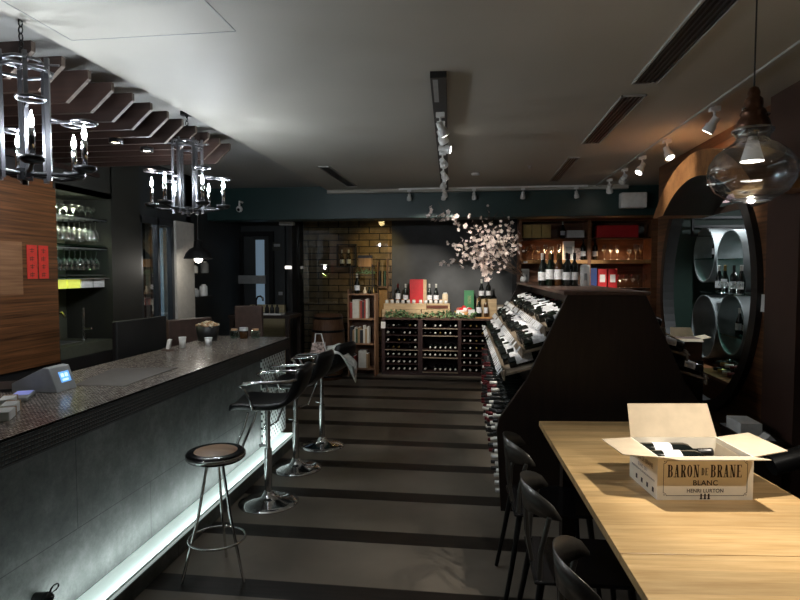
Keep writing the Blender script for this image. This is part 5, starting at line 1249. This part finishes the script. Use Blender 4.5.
# faint bottle shelf against the bricks
t = thing('brick_niche', 'small dark frame with two bottles on the brick wall', 'shelf', (-2.06, 9.2, 1.66)); MB().box(-0.16,0.16,0,0.09,0,0.015).box(-0.16,0.16,0,0.09,0.36,0.375).box(-0.16,-0.145,0,0.09,0.015,0.36).box(0.145,0.16,0,0.09,0.015,0.36).build('frame', 'black_paint', t)
for k, x in enumerate((-2.14,-2.03)): B_wht.put((x, 9.25, 1.6755), (0,0,0), 'bottle in the dark frame on the brick wall, %s' % ['left','right'][k], 'bottles in the brick wall frame', scale=(0.9,0.9,0.9))
# barrel
t = thing('wine_barrel', 'old oak barrel with iron hoops before the brick wall', 'barrel', (-2.16, 8.40, 0.0))
MB().lathe([(0.001,0.0),(0.20,0.0),(0.235,0.20),(0.255,0.48),(0.235,0.76),(0.205,0.96),(0.19,0.96),(0.19,0.93),(0.001,0.93)], 32).build('staves', 'barrel_wood', t)
for z, r_ in ((0.06,0.213),(0.24,0.243),(0.50,0.257),(0.72,0.243),(0.91,0.218)): MB().lathe([(r_-0.006,z-0.018),(r_,z-0.018),(r_-0.001,z+0.018),(r_-0.007,z+0.018)], 32, close=True).build('hoop', 'black_metal', t)

# ---------------------------------------------------------------- wall cabinet at the back right
CB = 8.45
cab = thing('display_cabinet', 'tall reddish wooden display cabinet with two bays behind the display', 'cabinet', (0.62, CB, 0))
cw = 1.98; 
for x0, x1 in ((0.0,0.035),(0.945,0.995),(1.80,1.98)): MB().box(x0, x1, 0.0, 0.42, 0.0, 2.36).build('upright', 'cabinet_wood', cab)
MB().box(0.0, cw, -0.01, 0.42, 2.30, 2.41).build('cornice', 'cabinet_wood', cab); MB().box(0.035, 1.80, 0.40, 0.42, 0.0, 2.30).build('back_panel', 'cabinet_back', cab)
for (a, b_) in ((0.035,0.945),(0.995,1.80)):
    MB().box(a, b_, 0.02, 0.40, 2.055, 2.070).build('shelf', 'espresso', cab)
    MB().box(a, b_, 0.0, 0.40, 1.705, 1.755).build('shelf', 'orange_wood', cab)
    MB().box(a, b_, 0.02, 0.40, 1.345, 1.360).build('shelf', 'espresso', cab)
    MB().box(a, b_, 0.0, 0.40, 0.0, 0.95).build('base_door', 'cabinet_wood', cab)
def cbx(lx, z, w_, d, h, mat, nm_, lab, cat='box', extra=None):
    t = thing(nm_, lab, cat, (0.62+lx, CB+0.06, z)); MB().box(-w_/2, w_/2, 0, d, 0, h).build('carton', mat, t, bevel=0.002)
    if extra: MB().box(-w_*0.3, w_*0.3, -0.002, 0, h*0.3, h*0.7).build('print', extra, t)
    return t
for k in range(3): cbx(0.115+0.135*k, 2.0705, 0.125, 0.2, 0.19, 'yellow_box', 'wine_box', 'yellow box on the top shelf of the left bay, %s' % ['left one','middle one','right one'][k])
cbx(0.50, 2.0705, 0.10, 0.2, 0.12, 'brown_leather', 'wine_box', 'low brown box right of the yellow boxes', 'box')
cbx(0.79, 2.0705, 0.24, 0.2, 0.105, 'white_plastic', 'wine_box', 'low white box on the top shelf of the left bay')
B_wht.put((0.62+0.62, CB+0.12, 2.0705), (0,0,0), 'bottle standing on the top shelf of the left bay', 'bottles in the cabinet', scale=(0.85,0.85,0.8))
cbx(1.36, 2.0705, 0.56, 0.2, 0.17, 'red', 'wine_box', 'long flat red box on the top shelf of the right bay', 'box', None)
# glass decanters bundle
t = thing('wrapped_glassware', 'pale glass bowl on the top shelf of the right bay', 'bowl', (0.62+1.70-0.02, CB+0.16, 2.0705))
MB().lathe([(0.001,0),(0.06,0),(0.10,0.08),(0.115,0.15),(0.10,0.20),(0.095,0.20),(0.11,0.15),(0.055,0.01)], 20).build('bowl', 'clear_glass', t)
MB().ball((0,0,0.11),0.07,12,sc=(1,1,0.8)).build('tissue', 'grey_cloth', t)
cbx(0.70, 1.7555, 0.15, 0.1, 0.27, 'paper', 'wine_box', 'white printed box on the middle shelf of the left bay', 'box', 'grey_plastic')
cbx(0.82, 1.7555, 0.08, 0.1, 0.17, 'patterned_cloth', 'wine_box', 'small pinkish box on the middle shelf of the left bay')
B_std.put((0.62+0.905, CB+0.12, 1.7555), (0,0,0), 'dark bottle at the right end of the middle shelf, left bay', 'bottles in the cabinet')
B_std.put((0.62+1.07, CB+0.12, 1.7555), (0,0,0), 'dark bottle at the left end of the middle shelf, right bay', 'bottles in the cabinet')
cbx(0.09, 1.3605, 0.12, 0.12, 0.27, 'paper', 'wine_box', 'white box at the left end of the lower shelf, left bay', 'box', 'grey_plastic')
cbx(1.045, 1.3605, 0.09, 0.12, 0.28, 'blue_box', 'wine_box', 'narrow blue box on the lower shelf of the right bay')
cbx(1.165, 1.3605, 0.12, 0.12, 0.27, 'red', 'wine_box', 'red box with white print on the lower shelf, left one', 'box', 'paper')
cbx(1.305, 1.3605, 0.12, 0.12, 0.27, 'red', 'wine_box', 'red box with white print on the lower shelf, right one', 'box', 'paper')
cb_g = [(0.12,1.7555,'left bay'),(0.20,1.7555,'left bay'),(0.28,1.7555,'left bay'),(0.38,1.7555,'left bay'),(0.47,1.7555,'left bay'),(0.57,1.7555,'left bay')]
cb_g2 = [(1.20,1.7555),(1.29,1.7555),(1.38,1.7555),(1.54,1.7555),(1.63,1.7555),(1.70,1.7555)]
cb_g3 = [(1.42,1.3605),(1.50,1.3605),(1.60,1.3605),(1.68,1.3605),(1.755,1.3605)]
for k, (x, z, _) in enumerate(cb_g): wg.put((0.62+x, CB+0.14, z), (0,0,0), 'clear wine glass on the middle shelf of the left bay', 'glasses on the middle shelf, left bay', scale=(1,1,1.0+0.15*(k % 2)))
for k, (x, z) in enumerate(cb_g2): wg.put((0.62+x, CB+0.14, z), (0,0,0), 'clear wine glass on the middle shelf of the right bay', 'glasses on the middle shelf, right bay', scale=(1,1,1.1 if k != 3 else 0.8))
for k, (x, z) in enumerate(cb_g3): wg.put((0.62+x, CB+0.14+0.03*(k % 2), z), (0,0,0), 'clear wine glass on the lower shelf of the right bay', 'glasses on the lower shelf, right bay', scale=(1.05,1.05,0.95))
for (x, e) in ((0.49, 17), (1.38, 16)):
    lamp('SPOT', 'cabinet_light', (0.62+x, CB+0.10, 2.03), e, (1,0.70,0.42), None, (0,0.12,-1), size=0.08, cone=140, blend=0.8)
    lamp('SPOT', 'cabinet_light', (0.62+x, CB+0.10, 1.69), e*0.5, (1,0.72,0.45), None, (0,0.12,-1), size=0.08, cone=140, blend=0.8)
tag(MB().box(0,0.06,0,0.004,0,0.03).build('shelf_label', 'paper', loc=(0.68,CB-0.006,1.712)), 'small white label on the left end of the orange shelf', 'label')
tag(MB().box(0,0.012,0,0.055,0,0.115).build('light_switch', 'white_plastic', loc=(XR-0.012,4.09,1.33)), 'white light switch on the walnut planks beside the ring', 'light switch')

# ---------------------------------------------------------------- grey pipe shelves seen through the round opening
pn = [('upper right', 5.53, 1.69, 0.28), ('upper left', 6.12, 1.755, 0.27), ('lower right', 5.48, 1.125, 0.275), ('lower left', 6.09, 1.05, 0.315)]
pipes = {}
for nm_, y, z, r_ in pn:
    t = thing('pipe_shelf', 'grey round pipe shelf in the round opening, ' + nm_, 'shelf', (2.25, y, z), 0, 'grey pipe shelves beyond the round opening')
    mb = MB(); n_ = 48; vs = []
    for i in range(n_):
        a = 2*math.pi*i/n_
        for x, q in ((0,r_-0.012),(0,r_),(0.42,r_),(0.42,r_-0.012)): vs.append((x, q*math.cos(a), q*math.sin(a)))
    mb.add(vs, [(i*4+k, i*4+(k+1) % 4, ((i+1) % n_)*4+(k+1) % 4, ((i+1) % n_)*4+k) for i in range(n_) for k in range(4)], True)
    o = mb.build('pipe', 'pipe_grey', t); o.modifiers.new('es', 'EDGE_SPLIT').split_angle = R(50)
    zz = {'upper right': 0.02, 'upper left': -0.03, 'lower right': -0.10, 'lower left': -0.6}[nm_]
    if nm_ != 'lower left':
        hw = math.sqrt(max(0.0, (r_-0.014)**2 - zz**2)); MB().box(0.005, 0.40, -hw, hw, zz-0.010, zz).build('glass_shelf', 'shelf_glass', t)
        pipes[nm_] = (y, z+zz)
tag(MB().box(0,0.165,-0.20,0.62,-0.0045,0.0045).build('glass_shelf', 'shelf_glass', loc=(2.08,5.10,1.4045)), 'green-edged glass shelf between the upper and lower pipes', 'shelf')
def pb(pr, x, y, z, lab, rot=None): pr.put((x, y, z), rot if rot is not None else (0,0,R(90)*-1), lab, 'bottles on the pipe shelves', scale=(0.8,0.8,0.8))
yy, zz = pipes['upper right']
pb(B_wht, 2.45, yy-0.05, zz+0.031, 'bottle lying tilted on the shelf of the upper right pipe', lie((0.35,-0.95,0.0)))
pb(B_std, 2.32, yy-0.16, zz+0.04, 'bottle leaning steeply inside the upper right pipe', Euler((R(-24),0,R(-90))))
yy, zz = pipes['upper left']
for k in range(2): pb(B_wht, 2.36, yy-0.12+0.12*k, zz+0.0005, 'bottle standing in the upper left pipe, %s' % ['nearer','farther'][k])
for k, (y, pr) in enumerate(((5.58,B_wht),(5.46,B_burg),(5.28,B_std),(5.14,B_wht))): pb(pr, 2.19, y, 1.4095, 'bottle standing on the glass shelf between the pipes, %s from the left' % ['first','second','third','fourth'][k])
for k in range(6): wg.put((2.115+0.01*(k % 2), 5.00+0.07*k, 1.4095), (0,0,0), 'small glass standing before the bottles between the pipes', 'glasses between the pipes', scale=(0.85,0.85,0.5))
yy, zz = pipes['lower right']
for k, (dy, pr) in enumerate(((0.12,B_wht),(-0.02,B_std),(-0.13,B_wht))): pb(pr, 2.38, yy+dy, zz+0.0005, 'bottle standing in the lower right pipe, %s' % ['left','middle','right'][k])
t = thing('low_counter', 'brown wooden counter with lying bottles beyond the round opening', 'counter', (2.08, 5.08, 0))
MB().box(0, 0.62, -1.0, 1.3, 0, 0.66).build('body', 'cabinet_back', t); MB().box(-0.02, 0.64, -1.02, 1.32, 0.66, 0.685).build('worktop', 'cabinet_wood', t)
tag(MB().box(0, 0.3, 0, 0.7, 0, 0.02).build('support_block', 'black_paint', loc=(2.32,5.3,0.6855)), 'dark block carrying the lower pipes', 'block')
for r_ in range(2):
    for k in range(11 - r_):
        SB[['foil_white','foil_gold','foil_black','foil_red'][(k+r_) % 4]].put((2.55-0.12, 4.55+0.095*k+0.047*r_, 0.6855+0.0375+0.066*r_), (0,R(-90),0) , 'bottle lying in the %s layer on the counter beyond the opening' % ['lower','upper'][r_], 'bottles lying on the counter beyond the opening')
lamp('POINT', 'room_light', (3.1, 5.0, 2.15), 26, (0.90,0.97,1.0), None, size=0.08)
lamp('SPOT', 'room_light', (2.20, 5.65, 2.42), 75, (0.90,0.97,1.0), None, (0.0,-0.02,-1), size=0.05, cone=100, blend=0.8)
t = thing('hanging_rack', 'black slatted rack hanging under the ceiling of the next room', 'rack', (2.7, 6.30, 1.95))
for k in range(5): MB().box(-0.5, 0.5, -0.02, 0.02, 0.09*k, 0.09*k+0.025).build('rack_bar', 'black_metal', t)
for x in (-0.5, 0.5): MB().box(x-0.01, x+0.01, -0.02, 0.02, 0.0, 0.72).build('rack_hanger', 'black_metal', t)
